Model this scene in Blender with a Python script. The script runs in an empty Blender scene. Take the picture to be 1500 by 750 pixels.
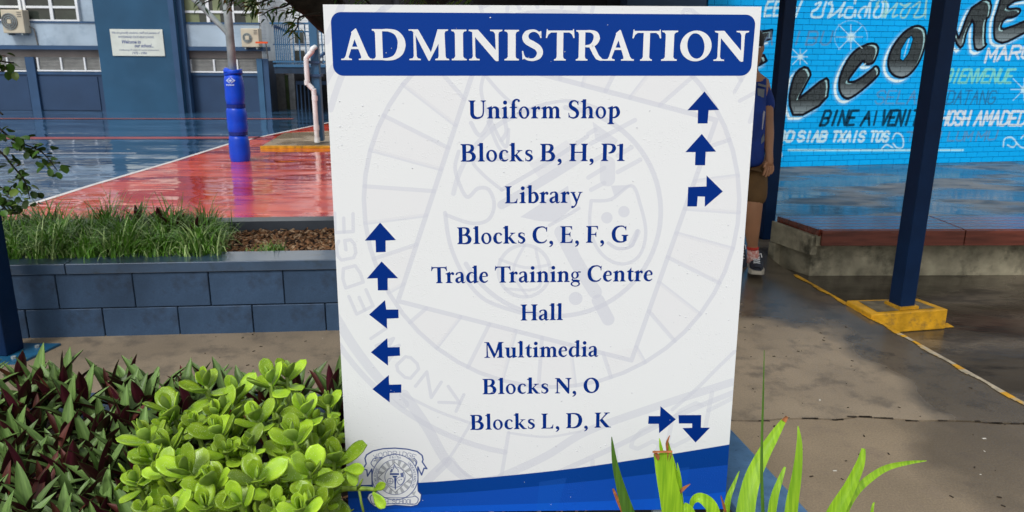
import bpy, bmesh, math, random
import numpy as np
from mathutils import Vector, Matrix
from mathutils.geometry import tessellate_polygon
random.seed(7); NR = np.random.default_rng(7)
SC = bpy.context.scene
COL = SC.collection
R = math.radians

# ------------------------------------------------------------------ camera
F, H, PITCH, ROLL = 1125.0, 1.56, R(15.26), 30/4125.0      # focal length in pixels of the 1500 px frame, eye height
FW = Vector((0, math.cos(PITCH), -math.sin(PITCH)))
_R0 = Vector((1, 0, 0)); _U0 = Vector((0, math.sin(PITCH), math.cos(PITCH)))
RT = _R0*math.cos(ROLL) + _U0*math.sin(ROLL)
UP = _U0*math.cos(ROLL) - _R0*math.sin(ROLL)
EYE = Vector((0, 0, H))
cam = bpy.data.cameras.new('camera'); cam.lens = 36*F/1500; cam.sensor_width = 36; cam.sensor_fit = 'HORIZONTAL'
cam.clip_start = 0.05; cam.clip_end = 2000
camo = bpy.data.objects.new('camera', cam); COL.objects.link(camo)
m = Matrix((RT, UP, -FW)).transposed().to_4x4(); m.translation = EYE; camo.matrix_world = m
SC.camera = camo
cam.dof.use_dof = True; cam.dof.focus_distance = 1.75; cam.dof.aperture_fstop = 14

# ------------------------------------------------------------------ light: rainy overcast daylight
SUN_EL, SUN_AZ = R(52), R(205)
w = bpy.data.worlds.new('World'); SC.world = w; w.use_nodes = True
nt = w.node_tree; nt.nodes.clear()
out = nt.nodes.new('ShaderNodeOutputWorld'); bg = nt.nodes.new('ShaderNodeBackground')
sky = nt.nodes.new('ShaderNodeTexSky'); sky.sky_type = 'NISHITA'; sky.sun_disc = False
sky.sun_elevation = SUN_EL; sky.sun_rotation = SUN_AZ; sky.air_density = 2.0; sky.dust_density = 2.5; sky.ozone_density = 1.0
hs = nt.nodes.new('ShaderNodeHueSaturation'); hs.inputs['Saturation'].default_value = 0.22
nt.links.new(sky.outputs[0], hs.inputs['Color']); nt.links.new(hs.outputs[0], bg.inputs[0]); nt.links.new(bg.outputs[0], out.inputs[0])
bg.inputs[1].default_value = 0.145
sl = bpy.data.lights.new('sun', 'SUN'); sl.energy = 1.5; sl.angle = R(12); sl.color = (1, 0.985, 0.965)
so = bpy.data.objects.new('sun', sl); COL.objects.link(so)
sd = Vector((math.sin(SUN_AZ)*math.cos(SUN_EL), math.cos(SUN_AZ)*math.cos(SUN_EL), math.sin(SUN_EL)))
so.rotation_euler = (-sd).to_track_quat('-Z', 'Y').to_euler()
SC.view_settings.view_transform = 'Standard'; SC.view_settings.look = 'None'
SC.view_settings.exposure = 0.2; SC.view_settings.gamma = 1.0
SC.cycles.max_bounces = 6; SC.cycles.diffuse_bounces = 3; SC.cycles.glossy_bounces = 3

# ------------------------------------------------------------------ helpers
def ray(x, y): return FW + RT*((x-750)/F) - UP*((y-375)/F)
def G(x, y, z=0.0):
    d = ray(x, y); return EYE + d*((z-H)/d.z)
def V(x, y, Y):
    d = ray(x, y); return EYE + d*(Y/d.y)
def P(x, y, o, n):
    d = ray(x, y); return EYE + d*((o-EYE).dot(n)/d.dot(n))
def lin(c):
    return tuple((v/255/12.92 if v <= 10 else ((v/255+0.055)/1.055)**2.4) for v in c)

def mat(name, col, rough=0.6, var=0.12, scale=8.0, bump=0.0, bscale=60.0, spec=0.32, col2=None, wet=None, randv=0.0,
        stretch=None, sss=0.0, coord='Object', dirt=None, metal=0.0, wscale=1.2, wdetail=3.0, wlo=.42, whi=.58, trans=0.0, bdist=.01, ripple=0.0, coat=0.0, grain=0.0, wgrad=None):
    m = bpy.data.materials.new(name); m.use_nodes = True
    t = m.node_tree; N = t.nodes; L = t.links; b = N['Principled BSDF']
    tc = N.new('ShaderNodeTexCoord'); src = tc.outputs[coord]
    if stretch:
        mp = N.new('ShaderNodeMapping'); mp.inputs['Scale'].default_value = stretch; L.new(src, mp.inputs[0]); src = mp.outputs[0]
    n = N.new('ShaderNodeTexNoise'); n.inputs['Scale'].default_value = scale; n.inputs['Detail'].default_value = 6; L.new(src, n.inputs['Vector'])
    r = N.new('ShaderNodeValToRGB'); L.new(n.outputs['Fac'], r.inputs[0])
    c2 = col2 or tuple(v*(1-var*2) for v in col)
    r.color_ramp.elements[0].position = .3; r.color_ramp.elements[1].position = .7
    r.color_ramp.elements[0].color = (*c2, 1); r.color_ramp.elements[1].color = (*[min(1, v*(1+var)) for v in col], 1)
    cur = r.outputs[0]
    if dirt:     # (colour, scale, low, high)
        dn = N.new('ShaderNodeTexNoise'); dn.inputs['Scale'].default_value = dirt[1]; dn.inputs['Detail'].default_value = 8; dn.inputs['Roughness'].default_value = .65; L.new(src, dn.inputs['Vector'])
        dr = N.new('ShaderNodeMapRange'); dr.inputs[1].default_value = dirt[2]; dr.inputs[2].default_value = dirt[3]; L.new(dn.outputs['Fac'], dr.inputs[0])
        mx = N.new('ShaderNodeMix'); mx.data_type = 'RGBA'; L.new(dr.outputs[0], mx.inputs['Factor']); L.new(cur, mx.inputs['A']); mx.inputs['B'].default_value = (*dirt[0], 1); cur = mx.outputs['Result']
    if grain:
        gn = N.new('ShaderNodeTexNoise'); gn.inputs['Scale'].default_value = 130; gn.inputs['Detail'].default_value = 4; gn.inputs['Roughness'].default_value = .8; L.new(tc.outputs[coord], gn.inputs['Vector'])
        gr = N.new('ShaderNodeMapRange'); gr.inputs[1].default_value = .3; gr.inputs[2].default_value = .7; gr.inputs[3].default_value = 1-grain; gr.inputs[4].default_value = 1+grain; L.new(gn.outputs['Fac'], gr.inputs[0])
        hg = N.new('ShaderNodeHueSaturation'); L.new(gr.outputs[0], hg.inputs['Value']); L.new(cur, hg.inputs['Color']); cur = hg.outputs[0]
    if randv:
        oi = N.new('ShaderNodeObjectInfo'); mr = N.new('ShaderNodeMapRange'); L.new(oi.outputs['Random'], mr.inputs[0]); mr.inputs[3].default_value = 1-randv; mr.inputs[4].default_value = 1+randv
        h2 = N.new('ShaderNodeHueSaturation'); L.new(mr.outputs[0], h2.inputs['Value']); L.new(cur, h2.inputs['Color']); cur = h2.outputs[0]
    if wet:      # (roughness dry, darkening): puddled film of water
        wn = N.new('ShaderNodeTexNoise'); wn.inputs['Scale'].default_value = wscale; wn.inputs['Detail'].default_value = wdetail; L.new(src, wn.inputs['Vector'])
        wr = N.new('ShaderNodeMapRange'); wr.inputs[1].default_value = wlo; wr.inputs[2].default_value = whi; wsrc = wn.outputs['Fac']
        if wgrad:      # water lies where the slab falls away: (x weight, x0, y weight, y0)
            sp = N.new('ShaderNodeSeparateXYZ'); L.new(tc.outputs[coord], sp.inputs[0]); acc = wsrc
            for k_, (wt_, o_) in enumerate(((wgrad[0], wgrad[1]), (wgrad[2], wgrad[3]))):
                ma = N.new('ShaderNodeMath'); ma.operation = 'MULTIPLY_ADD'; ma.inputs[1].default_value = -wt_; ma.inputs[2].default_value = wt_*o_; L.new(sp.outputs[k_], ma.inputs[0])
                ad = N.new('ShaderNodeMath'); ad.operation = 'ADD'; L.new(acc, ad.inputs[0]); L.new(ma.outputs[0], ad.inputs[1]); acc = ad.outputs[0]
            wsrc = acc
        L.new(wsrc, wr.inputs[0])
        rr = N.new('ShaderNodeMapRange'); rr.inputs[3].default_value = wet[0]; rr.inputs[4].default_value = rough; L.new(wr.outputs[0], rr.inputs[0]); L.new(rr.outputs[0], b.inputs['Roughness'])
        dk = N.new('ShaderNodeMapRange'); dk.inputs[3].default_value = wet[1]; dk.inputs[4].default_value = 1; L.new(wr.outputs[0], dk.inputs[0])
        h3 = N.new('ShaderNodeHueSaturation'); L.new(dk.outputs[0], h3.inputs['Value']); L.new(cur, h3.inputs['Color']); cur = h3.outputs[0]
    else:
        b.inputs['Roughness'].default_value = rough
    L.new(cur, b.inputs['Base Color'])
    b.inputs['Specular IOR Level'].default_value = spec; b.inputs['Metallic'].default_value = metal
    if coat: b.inputs['Coat Weight'].default_value = coat; b.inputs['Coat Roughness'].default_value = .06 if ripple else .12
    if bump:
        bn = N.new('ShaderNodeTexNoise'); bn.inputs['Scale'].default_value = bscale; bn.inputs['Detail'].default_value = 3; L.new(src, bn.inputs['Vector'])
        bp = N.new('ShaderNodeBump'); bp.inputs['Strength'].default_value = bump; bp.inputs['Distance'].default_value = bdist; L.new(bn.outputs['Fac'], bp.inputs['Height']); L.new(bp.outputs[0], b.inputs['Normal'])
        if coat: L.new(bp.outputs[0], b.inputs['Coat Normal'])
    if trans:
        b.inputs['Subsurface Weight'].default_value = trans; b.inputs['Subsurface Radius'].default_value = (.01, .02, .004); b.inputs['Subsurface Scale'].default_value = 1.0
    m.diffuse_color = (*col, 1)
    return m

class MB:
    """collects shapes and links them as ONE mesh object"""
    def __init__(s): s.v = []; s.f = []; s.mi = []
    def face(s, pts, mi=0):
        k = len(s.v); s.v += [tuple(p) for p in pts]; s.f.append(tuple(range(k, k+len(pts)))); s.mi.append(mi); return s
    def raw(s, vs, fs, mi=0):
        k = len(s.v); s.v += [tuple(p) for p in vs]; s.f += [tuple(i+k for i in f) for f in fs]; s.mi += [mi]*len(fs); return s
    def box(s, a, b, M=None, mi=0):
        c = [Vector((x, y, z)) for z in (a[2], b[2]) for y in (a[1], b[1]) for x in (a[0], b[0])]
        if M: c = [M @ q for q in c]
        return s.raw(c, [(0, 2, 3, 1), (4, 5, 7, 6), (0, 1, 5, 4), (2, 6, 7, 3), (0, 4, 6, 2), (1, 3, 7, 5)], mi)
    def prism(s, base, top, mi=0):
        n = len(base); f = [tuple(range(n))[::-1], tuple(range(n, 2*n))] + [(i, (i+1) % n, n+(i+1) % n, n+i) for i in range(n)]
        return s.raw(list(base)+list(top), f, mi)
    def tube(s, pts, rad, n=8, cap=True, mi=0):
        pts = [Vector(p) for p in pts]; rs = rad if isinstance(rad, (list, tuple)) else [rad]*len(pts)
        k = len(s.v); u = None
        for i, p in enumerate(pts):
            t = (pts[min(i+1, len(pts)-1)] - pts[max(i-1, 0)]).normalized()
            if u is None:
                u = t.orthogonal().normalized()
            else:
                u = (u - t*u.dot(t)).normalized()
            v = t.cross(u)
            for j in range(n):
                a = 2*math.pi*j/n; s.v.append(tuple(p + (u*math.cos(a)+v*math.sin(a))*rs[i]))
        for i in range(len(pts)-1):
            for j in range(n):
                s.f.append((k+i*n+j, k+i*n+(j+1) % n, k+(i+1)*n+(j+1) % n, k+(i+1)*n+j)); s.mi.append(mi)
        if cap:
            s.f.append(tuple(k+j for j in range(n))[::-1]); s.f.append(tuple(k+(len(pts)-1)*n+j for j in range(n))); s.mi += [mi, mi]
        return s
    def mesh(s, name, mats, smooth=False):
        me = bpy.data.meshes.new(name); me.from_pydata(s.v, [], s.f)
        for q in (mats if isinstance(mats, (list, tuple)) else [mats]): me.materials.append(q)
        me.polygons.foreach_set('material_index', s.mi)
        if smooth: me.polygons.foreach_set('use_smooth', [True]*len(s.f))
        me.update(); return me
    def obj(s, name, mats, parent=None, smooth=False, bevel=0, **props):
        o = link(name, s.mesh(name, mats, smooth), parent, **props)
        if bevel:
            b = o.modifiers.new('bevel', 'BEVEL'); b.width = bevel; b.segments = 2; b.limit_method = 'ANGLE'
        return o

def link(name, data, parent=None, loc=None, M=None, **props):
    o = bpy.data.objects.new(name, data); COL.objects.link(o)
    if parent:
        o.parent = parent
    if loc is not None: o.location = loc
    if M is not None: o.matrix_local = M
    for k, v in props.items(): o[k] = v
    return o
def empty(name, label, cat, loc=(0, 0, 0), group=None, M=None):
    o = bpy.data.objects.new(name, None); COL.objects.link(o); o.empty_display_size = .05
    o.location = loc
    if M is not None: o.matrix_world = M
    o['label'] = label; o['category'] = cat
    if group: o['group'] = group
    return o
def inv(o):
    """local frame of a root whose children are given in world coordinates"""
    bpy.context.view_layer.update(); return o.matrix_world.inverted()
def wbox(p0, p1, up0, up1, depth_vec):
    pass
def skip_none(): pass

def catmull(pts, wd=None, n=6):
    P_ = [np.array(p, float) for p in pts]; W = wd if wd is not None else [1]*len(P_)
    o = []; ow = []
    for i in range(len(P_)-1):
        p0, p1, p2, p3 = P_[max(i-1, 0)], P_[i], P_[i+1], P_[min(i+2, len(P_)-1)]
        for k in range(n):
            t = k/n
            o.append(.5*((2*p1)+(-p0+p2)*t+(2*p0-5*p1+4*p2-p3)*t*t+(-p0+3*p1-3*p2+p3)*t**3)); ow.append(W[i]*(1-t)+W[i+1]*t)
    o.append(P_[-1]); ow.append(W[-1]); return o, ow

# ------------------------------------------------------------------ painted prints (made here from strokes, never loaded)
class Canvas:
    """flat print for a sign board or a mural: strokes and filled outlines given in the print's own metres"""
    def __init__(s, u0, u1, v0, v1, res, base):
        s.u0, s.v0, s.res = u0, v0, res; s.w = int((u1-u0)*res); s.h = int((v1-v0)*res); s.u1, s.v1 = u1, v1
        s.a = np.empty((s.h, s.w, 3), np.float32); s.a[:] = base
    def win(s, pts, pad):
        p = np.array(pts, float); x0 = int((p[:, 0].min()-pad-s.u0)*s.res); x1 = int((p[:, 0].max()+pad-s.u0)*s.res)+2
        y0 = int((p[:, 1].min()-pad-s.v0)*s.res); y1 = int((p[:, 1].max()+pad-s.v0)*s.res)+2
        x0, x1, y0, y1 = max(x0, 0), min(x1, s.w), max(y0, 0), min(y1, s.h)
        if x1 <= x0 or y1 <= y0: return None
        Y, X = np.mgrid[y0:y1, x0:x1]
        return (slice(y0, y1), slice(x0, x1)), (X+.5)/s.res+s.u0, (Y+.5)/s.res+s.v0
    @staticmethod
    def dist(X, Y, pts, closed=False):
        D = np.full(X.shape, 1e9); q = list(pts)+([pts[0]] if closed else [])
        if len(q) == 1: q = q*2
        for (ax, ay), (bx, by) in zip(q, q[1:]):
            dx, dy = bx-ax, by-ay; l2 = dx*dx+dy*dy+1e-12
            t = np.clip(((X-ax)*dx+(Y-ay)*dy)/l2, 0, 1); D = np.minimum(D, (X-ax-t*dx)**2+(Y-ay-t*dy)**2)
        return np.sqrt(D)
    @staticmethod
    def inside(X, Y, pts):
        I = np.zeros(X.shape, bool); n = len(pts)
        for i in range(n):
            (ax, ay), (bx, by) = pts[i], pts[(i+1) % n]
            if ay == by: continue
            c = ((ay > Y) != (by > Y)) & (X < (bx-ax)*(Y-ay)/(by-ay)+ax); I ^= c
        return I
    def blend(s, sl, cov, col):
        cov = cov[..., None]; s.a[sl] = s.a[sl]*(1-cov)+np.asarray(col, np.float32)*cov
    def stroke(s, pts, wd, col, alpha=1, soft=None, closed=False, noise=0):
        soft = soft or 1/s.res; r = s.win(pts, wd/2+soft*2)
        if r is None: return
        sl, X, Y = r; d = s.dist(X, Y, pts, closed); c = np.clip((wd/2-d)/soft+.5, 0, 1)*alpha
        if noise: c = c*(1-noise*NR.random(c.shape))
        s.blend(sl, c, col)
    def fill(s, pts, col, alpha=1):
        r = s.win(pts, 3/s.res)
        if r is None: return
        sl, X, Y = r; d = s.dist(X, Y, pts, True); I = s.inside(X, Y, pts); sd_ = np.where(I, d, -d)
        s.blend(sl, np.clip(sd_*s.res+.5, 0, 1)*alpha, col)
    def image(s, name):
        im = bpy.data.images.new(name, s.w, s.h, alpha=False, float_buffer=False)
        a = np.ones((s.h, s.w, 4), np.float32); a[..., :3] = np.clip(s.a, 0, 1)
        im.pixels.foreach_set(a.ravel()); im.update(); im.pack(); return im

SF = {'A':'00 26 40,13 33','B':'00 06 36 45 43 33 03,33 42 41 30 00','C':'45 36 16 05 01 10 30 41','D':'00 06 26 45 41 20 00','E':'40 00 06 46,03 33',
 'F':'00 06 46,03 33','G':'45 36 16 05 01 10 30 41 43 23','H':'00 06,40 46,03 43','I':'20 26','J':'01 10 30 41 46','K':'00 06,46 03 40','L':'06 00 40',
 'M':'00 06 22 46 40','N':'00 06 40 46','O':'10 01 05 16 36 45 41 30 10','P':'00 06 36 45 43 32 02','Q':'10 01 05 16 36 45 41 30 10,22 40','R':'00 06 36 45 43 33 03,23 40',
 'S':'45 36 16 05 04 13 33 42 41 30 10 01','T':'20 26,06 46','U':'06 01 10 30 41 46','V':'06 20 46','W':'06 10 24 30 46','X':'00 46,06 40','Y':'06 23 46,23 20','Z':'06 46 00 40',
 ' ':'','1':'15 26 20','9':'41 30 10,43 23 14 15 26 36 45 41','7':'06 46 10','2':'05 16 36 45 43 00 40','6':'45 36 16 05 01 10 30 41 42 33 03','-':'13 33','.':'20 20'}
def strokes(ch):
    return [[(int(q[0])/4, int(q[1])/6) for q in part.split()] for part in SF.get(ch, '').split(',') if part]
# ------------------------------------------------------------------ materials
M_post = mat('post_blue_paint', (.003, .018, .062), .45, .1, 6, .05, 200, spec=.15)
M_wallblue = mat('blue_block_paint', (.040, .078, .145), .5, .12, 5, .5, 45, dirt=((.02, .026, .04), 7, .52, .8), randv=.10, grain=.12, bdist=.004)
M_capwet = mat('wet_blue_capping', (.045, .085, .15), .3, .12, 5, .3, 30, dirt=((.02, .03, .03), 8, .55, .75), spec=.8, grain=.1, bdist=.003, coat=.8)
M_conc = mat('walkway_concrete', (.25, .195, .13), .5, .1, 2.2, .3, 90, dirt=((.20, .155, .11), 7, .52, .72), coord='Object', wet=(.3, .5), wscale=1.3, wdetail=6, wlo=.34, whi=.5, wgrad=(.3, 1.75, .0, 0), bdist=.004, grain=.28)
M_concwet = mat('wet_path_concrete', (.26, .205, .14), .5, .12, 2.0, .25, 110, dirt=((.15, .12, .085), 6, .5, .64), wet=(.24, .42), wscale=1.1, wdetail=7, wlo=.40, whi=.52, wgrad=(.45, 1.7, .2, 3.9), spec=.7, grain=.25, bdist=.003)
M_yard = mat('wet_yard_concrete', (.17, .138, .10), .42, .15, 1.7, .4, 5, dirt=((.05, .04, .03), 2.4, .48, .6), wet=(.12, .4), wscale=.6, wdetail=5, wlo=.46, whi=.56, bdist=.006, stretch=(1, 2.2, 1), spec=.5, grain=.25)
M_blockconc = mat('weathered_concrete', (.30, .27, .19), .75, .25, 7, .5, 40, dirt=((.07, .065, .045), 5, .5, .7))
M_yellow = mat('yellow_paint', (.62, .32, .015), .45, .2, 9, .4, 60, dirt=((.16, .10, .04), 12, .55, .75))
M_timber = mat('red_timber', (.15, .036, .022), .3, .25, 3, .15, 60, stretch=(1, 9, 9), wet=(.1, .9), wscale=2, coat=.4)
M_timber_top = mat('wet_timber_top', (.17, .05, .034), .12, .2, 3, .1, 30, stretch=(1, 9, 9), coat=.6)
M_court_b = mat('wet_blue_court', (.045, .12, .23), .22, .1, 1.0, .45, .42, stretch=(1, 2.4, 1), wet=(.06, .8), wscale=.5, bdist=.13, spec=.6, coat=.8, ripple=1)
M_court_r = mat('wet_red_court', (.74, .085, .02), .3, .12, .9, .42, .42, stretch=(1, 2.4, 1), wet=(.07, .9), wscale=.5, wlo=.46, whi=.54, bdist=.17, spec=.5, coat=.7, ripple=1, col2=(.5, .03, .02))
M_line = mat('court_line_paint', (.72, .68, .66), .3, .1, 5)
M_liner = mat('court_red_line_paint', (.33, .07, .07), .3, .1, 5)
M_ground = mat('far_ground', (.12, .12, .12), .7, .1, .5)
M_soil = mat('garden_soil', (.045, .032, .022), .9, .3, 30, .8, 60)
M_mulch = mat('bark_mulch', (.14, .07, .035), .85, .35, 25, .6, 90, randv=.3)
M_white = mat('white_frame_paint', (.72, .74, .76), .45, .05, 4)
M_panel = mat('pale_blue_panel', (.38, .47, .56), .5, .09, 1.2, dirt=((.2, .27, .35), 1.5, .5, .8))
M_soffit = mat('beige_soffit', (.22, .19, .175), .7, .1, 2)
M_dkblue = mat('dark_blue_render', (.02, .082, .16), .7, .1, .8, .05, 20, dirt=((.03, .09, .17), 1.1, .55, .8))
M_shutter = mat('navy_shutter', (.024, .055, .12), .45, .07, 1.5)
M_trimblue = mat('blue_trim', (.03, .075, .16), .5, .08, 2)
M_midblue = mat('mid_blue_steel', (.04, .13, .25), .4, .08, 2)
M_glass = mat('window_glass', (.035, .045, .035), .08, .3, 1.3, spec=.6, col2=(.015, .018, .018))
M_mesh = mat('louvre_mesh', (.30, .30, .29), .6, .1, 4)
M_curtain = mat('green_curtain', (.20, .23, .13), .8, .1, 3)
M_ac = mat('cream_casing', (.52, .46, .35), .5, .05, 4)
M_acdark = mat('grey_grille', (.16, .15, .14), .5, .1, 8)
M_pvc = mat('white_pipe_plastic', (.80, .81, .82), .35, .06, 4)
M_galv = mat('galvanised_steel', (.26, .31, .32), .5, .15, 6)
M_pad = mat('blue_vinyl_pad', (.003, .06, .60), .35, .1, 3, .2, 10)
M_logo = mat('white_logo_print', (.45, .6, .85), .4, .03, 4)
M_weather = mat('white_weatherboard', (.74, .78, .80), .55, .07, 3)
M_dark = mat('dark_void_black', (.012, .013, .016), .8, .1, 3)
M_bark = mat('dark_bark', (.022, .017, .012), .9, .3, 20, .9, 30)
M_leaf = mat('tree_leaf', (.06, .14, .02), .4, .3, 10, trans=0, randv=.3)
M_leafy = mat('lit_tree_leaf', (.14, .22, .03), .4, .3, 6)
M_plaque = mat('plaque_cream', (.60, .63, .58), .5, .05, 4)
M_plaqtext = mat('plaque_ink', (.12, .15, .28), .5, .05, 4)
M_roof = mat('roof_sheet', (.05, .05, .055), .6, .1, 3)
M_grass = mat('grass_blade', (.11, .26, .025), .35, .3, 12, col2=(.05, .13, .015))
M_grassl = mat('light_grass_blade', (.40, .55, .20), .4, .2, 12)
M_orange = mat('orange_plastic', (.75, .09, .015), .4, .05, 5)

# ------------------------------------------------------------------ ground and big surfaces
ZC, ZY = -0.53, -0.10      # court level, lower yard level right of the walkway
def sheet(name, poly, z, mtl, z0=None):
    b = MB()
    pts = [Vector((p[0], p[1], z)) for p in poly]
    if z0 is None: b.face(pts)
    else: b.prism([Vector((p.x, p.y, z0)) for p in pts], pts)
    return b.obj(name, mtl, kind='structure')
sheet('ground', [(-400, -300), (400, -300), (400, 500), (-400, 500)], -0.60, M_ground)

pw0 = G(60, 495); pw1 = G(490, 484); pwd = (pw1-pw0); pwd.z = 0; pwd.normalize(); pwn = Vector((pwd.y, -pwd.x, 0))     # planter front line, facing camera
def PW(u, d=0, z=0): return pw0 + pwd*u - pwn*d + Vector((0, 0, z))       # u along the planter, d behind its face
crack_l = G(1065, 612); crack_r = G(1500, 616)
e0 = G(1180, 410); e1 = G(1500, 590); ed = (e1-e0).normalized()           # walkway's right edge
eA = e0 - ed*0.35; eB = e1 + ed*3.2
# paved walkway: slab pieces either side of the expansion joint
cy0, cy1 = crack_l.y, crack_r.y
def edge_at(y): return e0 + ed*((y-e0.y)/ed.y)
jag = [(-7.0, cy0+.02)]
for i in range(41):
    x = -1.0 + i*(4.6/40); jag.append((x, cy0 + (x-crack_l.x)/(crack_r.x-crack_l.x)*(cy1-cy0) + random.uniform(-.007, .007) + .018*math.sin(x*5) + .01*math.sin(x*17)))
jr = [(x, y) for x, y in jag if x < edge_at(y).x]
g = .008
slab_a = jr + [(edge_at(cy1).x, edge_at(cy1).y), (eA.x, eA.y), (eA.x-.02, 11.5), (-.6, 11.5), (-.6, 4.95), (-7, 4.95)]
slab_b = [(x, y-2*g) for x, y in jr][::-1] + [(-7, -3), (eB.x+.3, -3)] + [(edge_at(cy1-g).x, edge_at(cy1-g).y-2*g)]
def slab(name, poly, z, z0, mtl):
    tri = tessellate_polygon([[Vector((p[0], p[1], 0)) for p in poly]])
    n = len(poly); b = MB(); b.raw([(p[0], p[1], z) for p in poly], tri)
    b.raw([(p[0], p[1], z) for p in poly]+[(p[0], p[1], z0) for p in poly], [(i, (i+1) % n, n+(i+1) % n, n+i) for i in range(n)])
    me = b.mesh(name, mtl); bm = bmesh.new(); bm.from_mesh(me); bmesh.ops.recalc_face_normals(bm, faces=bm.faces)
    for f in bm.faces:
        if abs(f.normal.z) > .9 and f.normal.z < 0: f.normal_flip()
    bm.to_mesh(me); bm.free(); return link(name, me, kind='structure')
slab('walkway_path', slab_a, 0, -.3, M_concwet)
slab('front_pavement', slab_b, 0, -.3, M_conc)
sheet('walkway_base', [(-7, -3), (2.3, -3), (2.3, 3.2), (1.9, 5), (1.9, 11.4), (-.55, 11.4), (-.55, 4.9), (-7, 4.9)], -.012, mat('joint_dirt', (.015, .012, .01), .9), -.55)
sheet('yard_pavement', [(1.8, -2), (16, -2), (16, 16), (1.0, 16), (1.0, 11.45), (1.8, 11.45)], ZY, M_yard, -.58)
# yellow edge stripe painted along the walkway lip, worn away in places
b = MB()
for i in range(90):
    t0, t1 = -.12+i*.03, -.12+(i+1)*.03+.001
    wd = .03+.008*math.sin(i*.7)+random.uniform(-.003, .003)
    p, q = e0+ed*t0, e0+ed*t1; nn = Vector((ed.y, -ed.x, 0)); nn = nn if nn.x < 0 else -nn
    b.raw([p+Vector((0, 0, .004)), q+Vector((0, 0, .004)), q+nn*wd+Vector((0, 0, .004)), p+nn*wd+Vector((0, 0, .004))], [(0, 1, 2, 3)], 1 if t0 > 1.02 and math.sin(i*.55)+math.sin(i*1.7) > -.9 else 0)
b.obj('edge_stripe', [M_yellow, mat('worn_edge_paint', (.42, .36, .26), .5, .2, 14, .3, 80, dirt=((.5, .3, .06), 8, .5, .6))], kind='structure')

lb = MB()
for i in range(260):
    x, y = random.uniform(-2.6, 2.3), random.uniform(2.3, 4.6)
    if x > edge_at(y).x-.05: continue
    l = random.uniform(.002, .008); lb.box((-l, -l*random.uniform(.2, .6), 0), (l, l*.4, .0015), Matrix.Translation((x, y, .001)) @ Matrix.Rotation(random.uniform(0, 6.3), 4, 'Z'), mi=1 if random.random() < .08 else 0)
for i in range(60):      # chipped edges of the joint
    x, y = random.choice(jr[1:]); w_ = random.uniform(.006, .03); lb.box((-w_, -.004, 0), (w_, .005, .0012), Matrix.Translation((x+random.uniform(-.05, .05), y-g+random.uniform(-.003, .003), .0008)))
lb.obj('pavement_litter', [mat('dark_litter', (.03, .022, .015), .9), mat('pale_litter', (.6, .58, .52), .8)], kind='stuff')
# ------------------------------------------------------------------ courts
sheet('blue_court', [(-60, 4.9), (-.65, 4.9), (-.65, 60), (-60, 60)], ZC, M_court_b)
rl = [G(*p, ZC) for p in [(-20, 321), (42, 301), (134, 272), (250, 238), (336, 211), (400, 197), (445, 187.5), (495, 177)]]
rp = [(-9, 5.0)] + [(p.x, p.y) for p in rl] + [(-.66, rl[-1].y), (-.66, 5.0)]
n_ = len(rp); bb = MB(); bb.raw([(x, y, ZC+.004) for x, y in rp], tessellate_polygon([[Vector((x, y, 0)) for x, y in rp]])).obj('red_court', M_court_r, kind='structure')
def ribbon(name, pts, wd, z, mtl):
    b = MB()
    for p, q in zip(pts, pts[1:]):
        d = Vector((q.x-p.x, q.y-p.y, 0)).normalized(); nn = Vector((-d.y, d.x, 0))*wd/2
        b.raw([Vector((v.x, v.y, z)) for v in (p-nn, q-nn, q+nn, p+nn)], [(0, 1, 2, 3)])
    return b.obj(name, mtl, kind='structure')
ribbon('white_court_line', rl, .09, ZC+.008, M_line)
ribbon('red_court_line', [G(-80, 203, ZC), G(400, 202, ZC)], .42, ZC+.008, M_liner)
ribbon('far_red_court_line', [G(-80, 174, ZC), G(430, 174.5, ZC)], .28, ZC+.012, mat('orange_court_line_paint', (.30, .09, .07), .3, .1, 5))
ribbon('thin_white_court_line', [G(-80, 226, ZC), G(200, 225, ZC)], .05, ZC+.012, M_line)

# ------------------------------------------------------------------ middle planter: painted blocks, capping, mulch, kerb
pl = empty('planter_wall', 'low blue painted concrete block planter wall across the left of the walkway', 'wall', (pw0.x, pw0.y, 0)); I0 = inv(pl)
MP = Matrix((pwd, -pwn, Vector((0, 0, 1)))).transposed().to_4x4(); MP.translation = pw0       # local x along wall, y back, z up
MPl = I0 @ MP
def U(x, y): return (P(x, y, pw0, pwn)-pw0).dot(pwd)
u1 = U(307, 425); u2 = U(262, 470)
bk = MB(); bk.box((-2.6, .012, -.02), (2.55, .19, .36)); bk.obj('mortar_core', mat('blue_mortar', (.012, .022, .04), .8), pl).matrix_local = MPl
bm_ = bmesh.new(); bmesh.ops.create_cube(bm_, size=1, matrix=Matrix.Diagonal((.394, .19, .192, 1))); bmesh.ops.bevel(bm_, geom=bm_.edges[:], offset=.003, segments=1, affect='EDGES')
me_block = bpy.data.meshes.new('block'); bm_.to_mesh(me_block); bm_.free(); me_block.materials.append(M_wallblue)
for row, (z, us) in enumerate(((.262, u1), (.064, u2))):
    for k in range(-7, 9):
        uc = us + .4*k + .2
        if not -2.5 < uc < 2.4: continue
        link('block', me_block, pl, M=MPl @ Matrix.Translation((uc, .095+random.uniform(-.0015, .0015), z)))
uc0 = U(97, 395)
for a, c in ((-2.6, uc0-.003), (uc0+.003, 2.6)):
    cb = MB(); cb.box((a, -.012, .363), (c, .2, .42)); cb.obj('capping', M_capwet, pl, bevel=.004).matrix_local = MPl
kb = MB(); kb.box((-3.2, .84, -.6), (2.6, .97, .452)); o = kb.obj('planter_kerb', mat('kerb_grey_blue', (.085, .10, .125), .35, .1, 5, .1, 90, coat=.3)); o.matrix_world = MP
o['label'] = 'dark blue grey kerb wall behind the mulch bed at the edge of the red court'; o['category'] = 'kerb'
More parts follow.
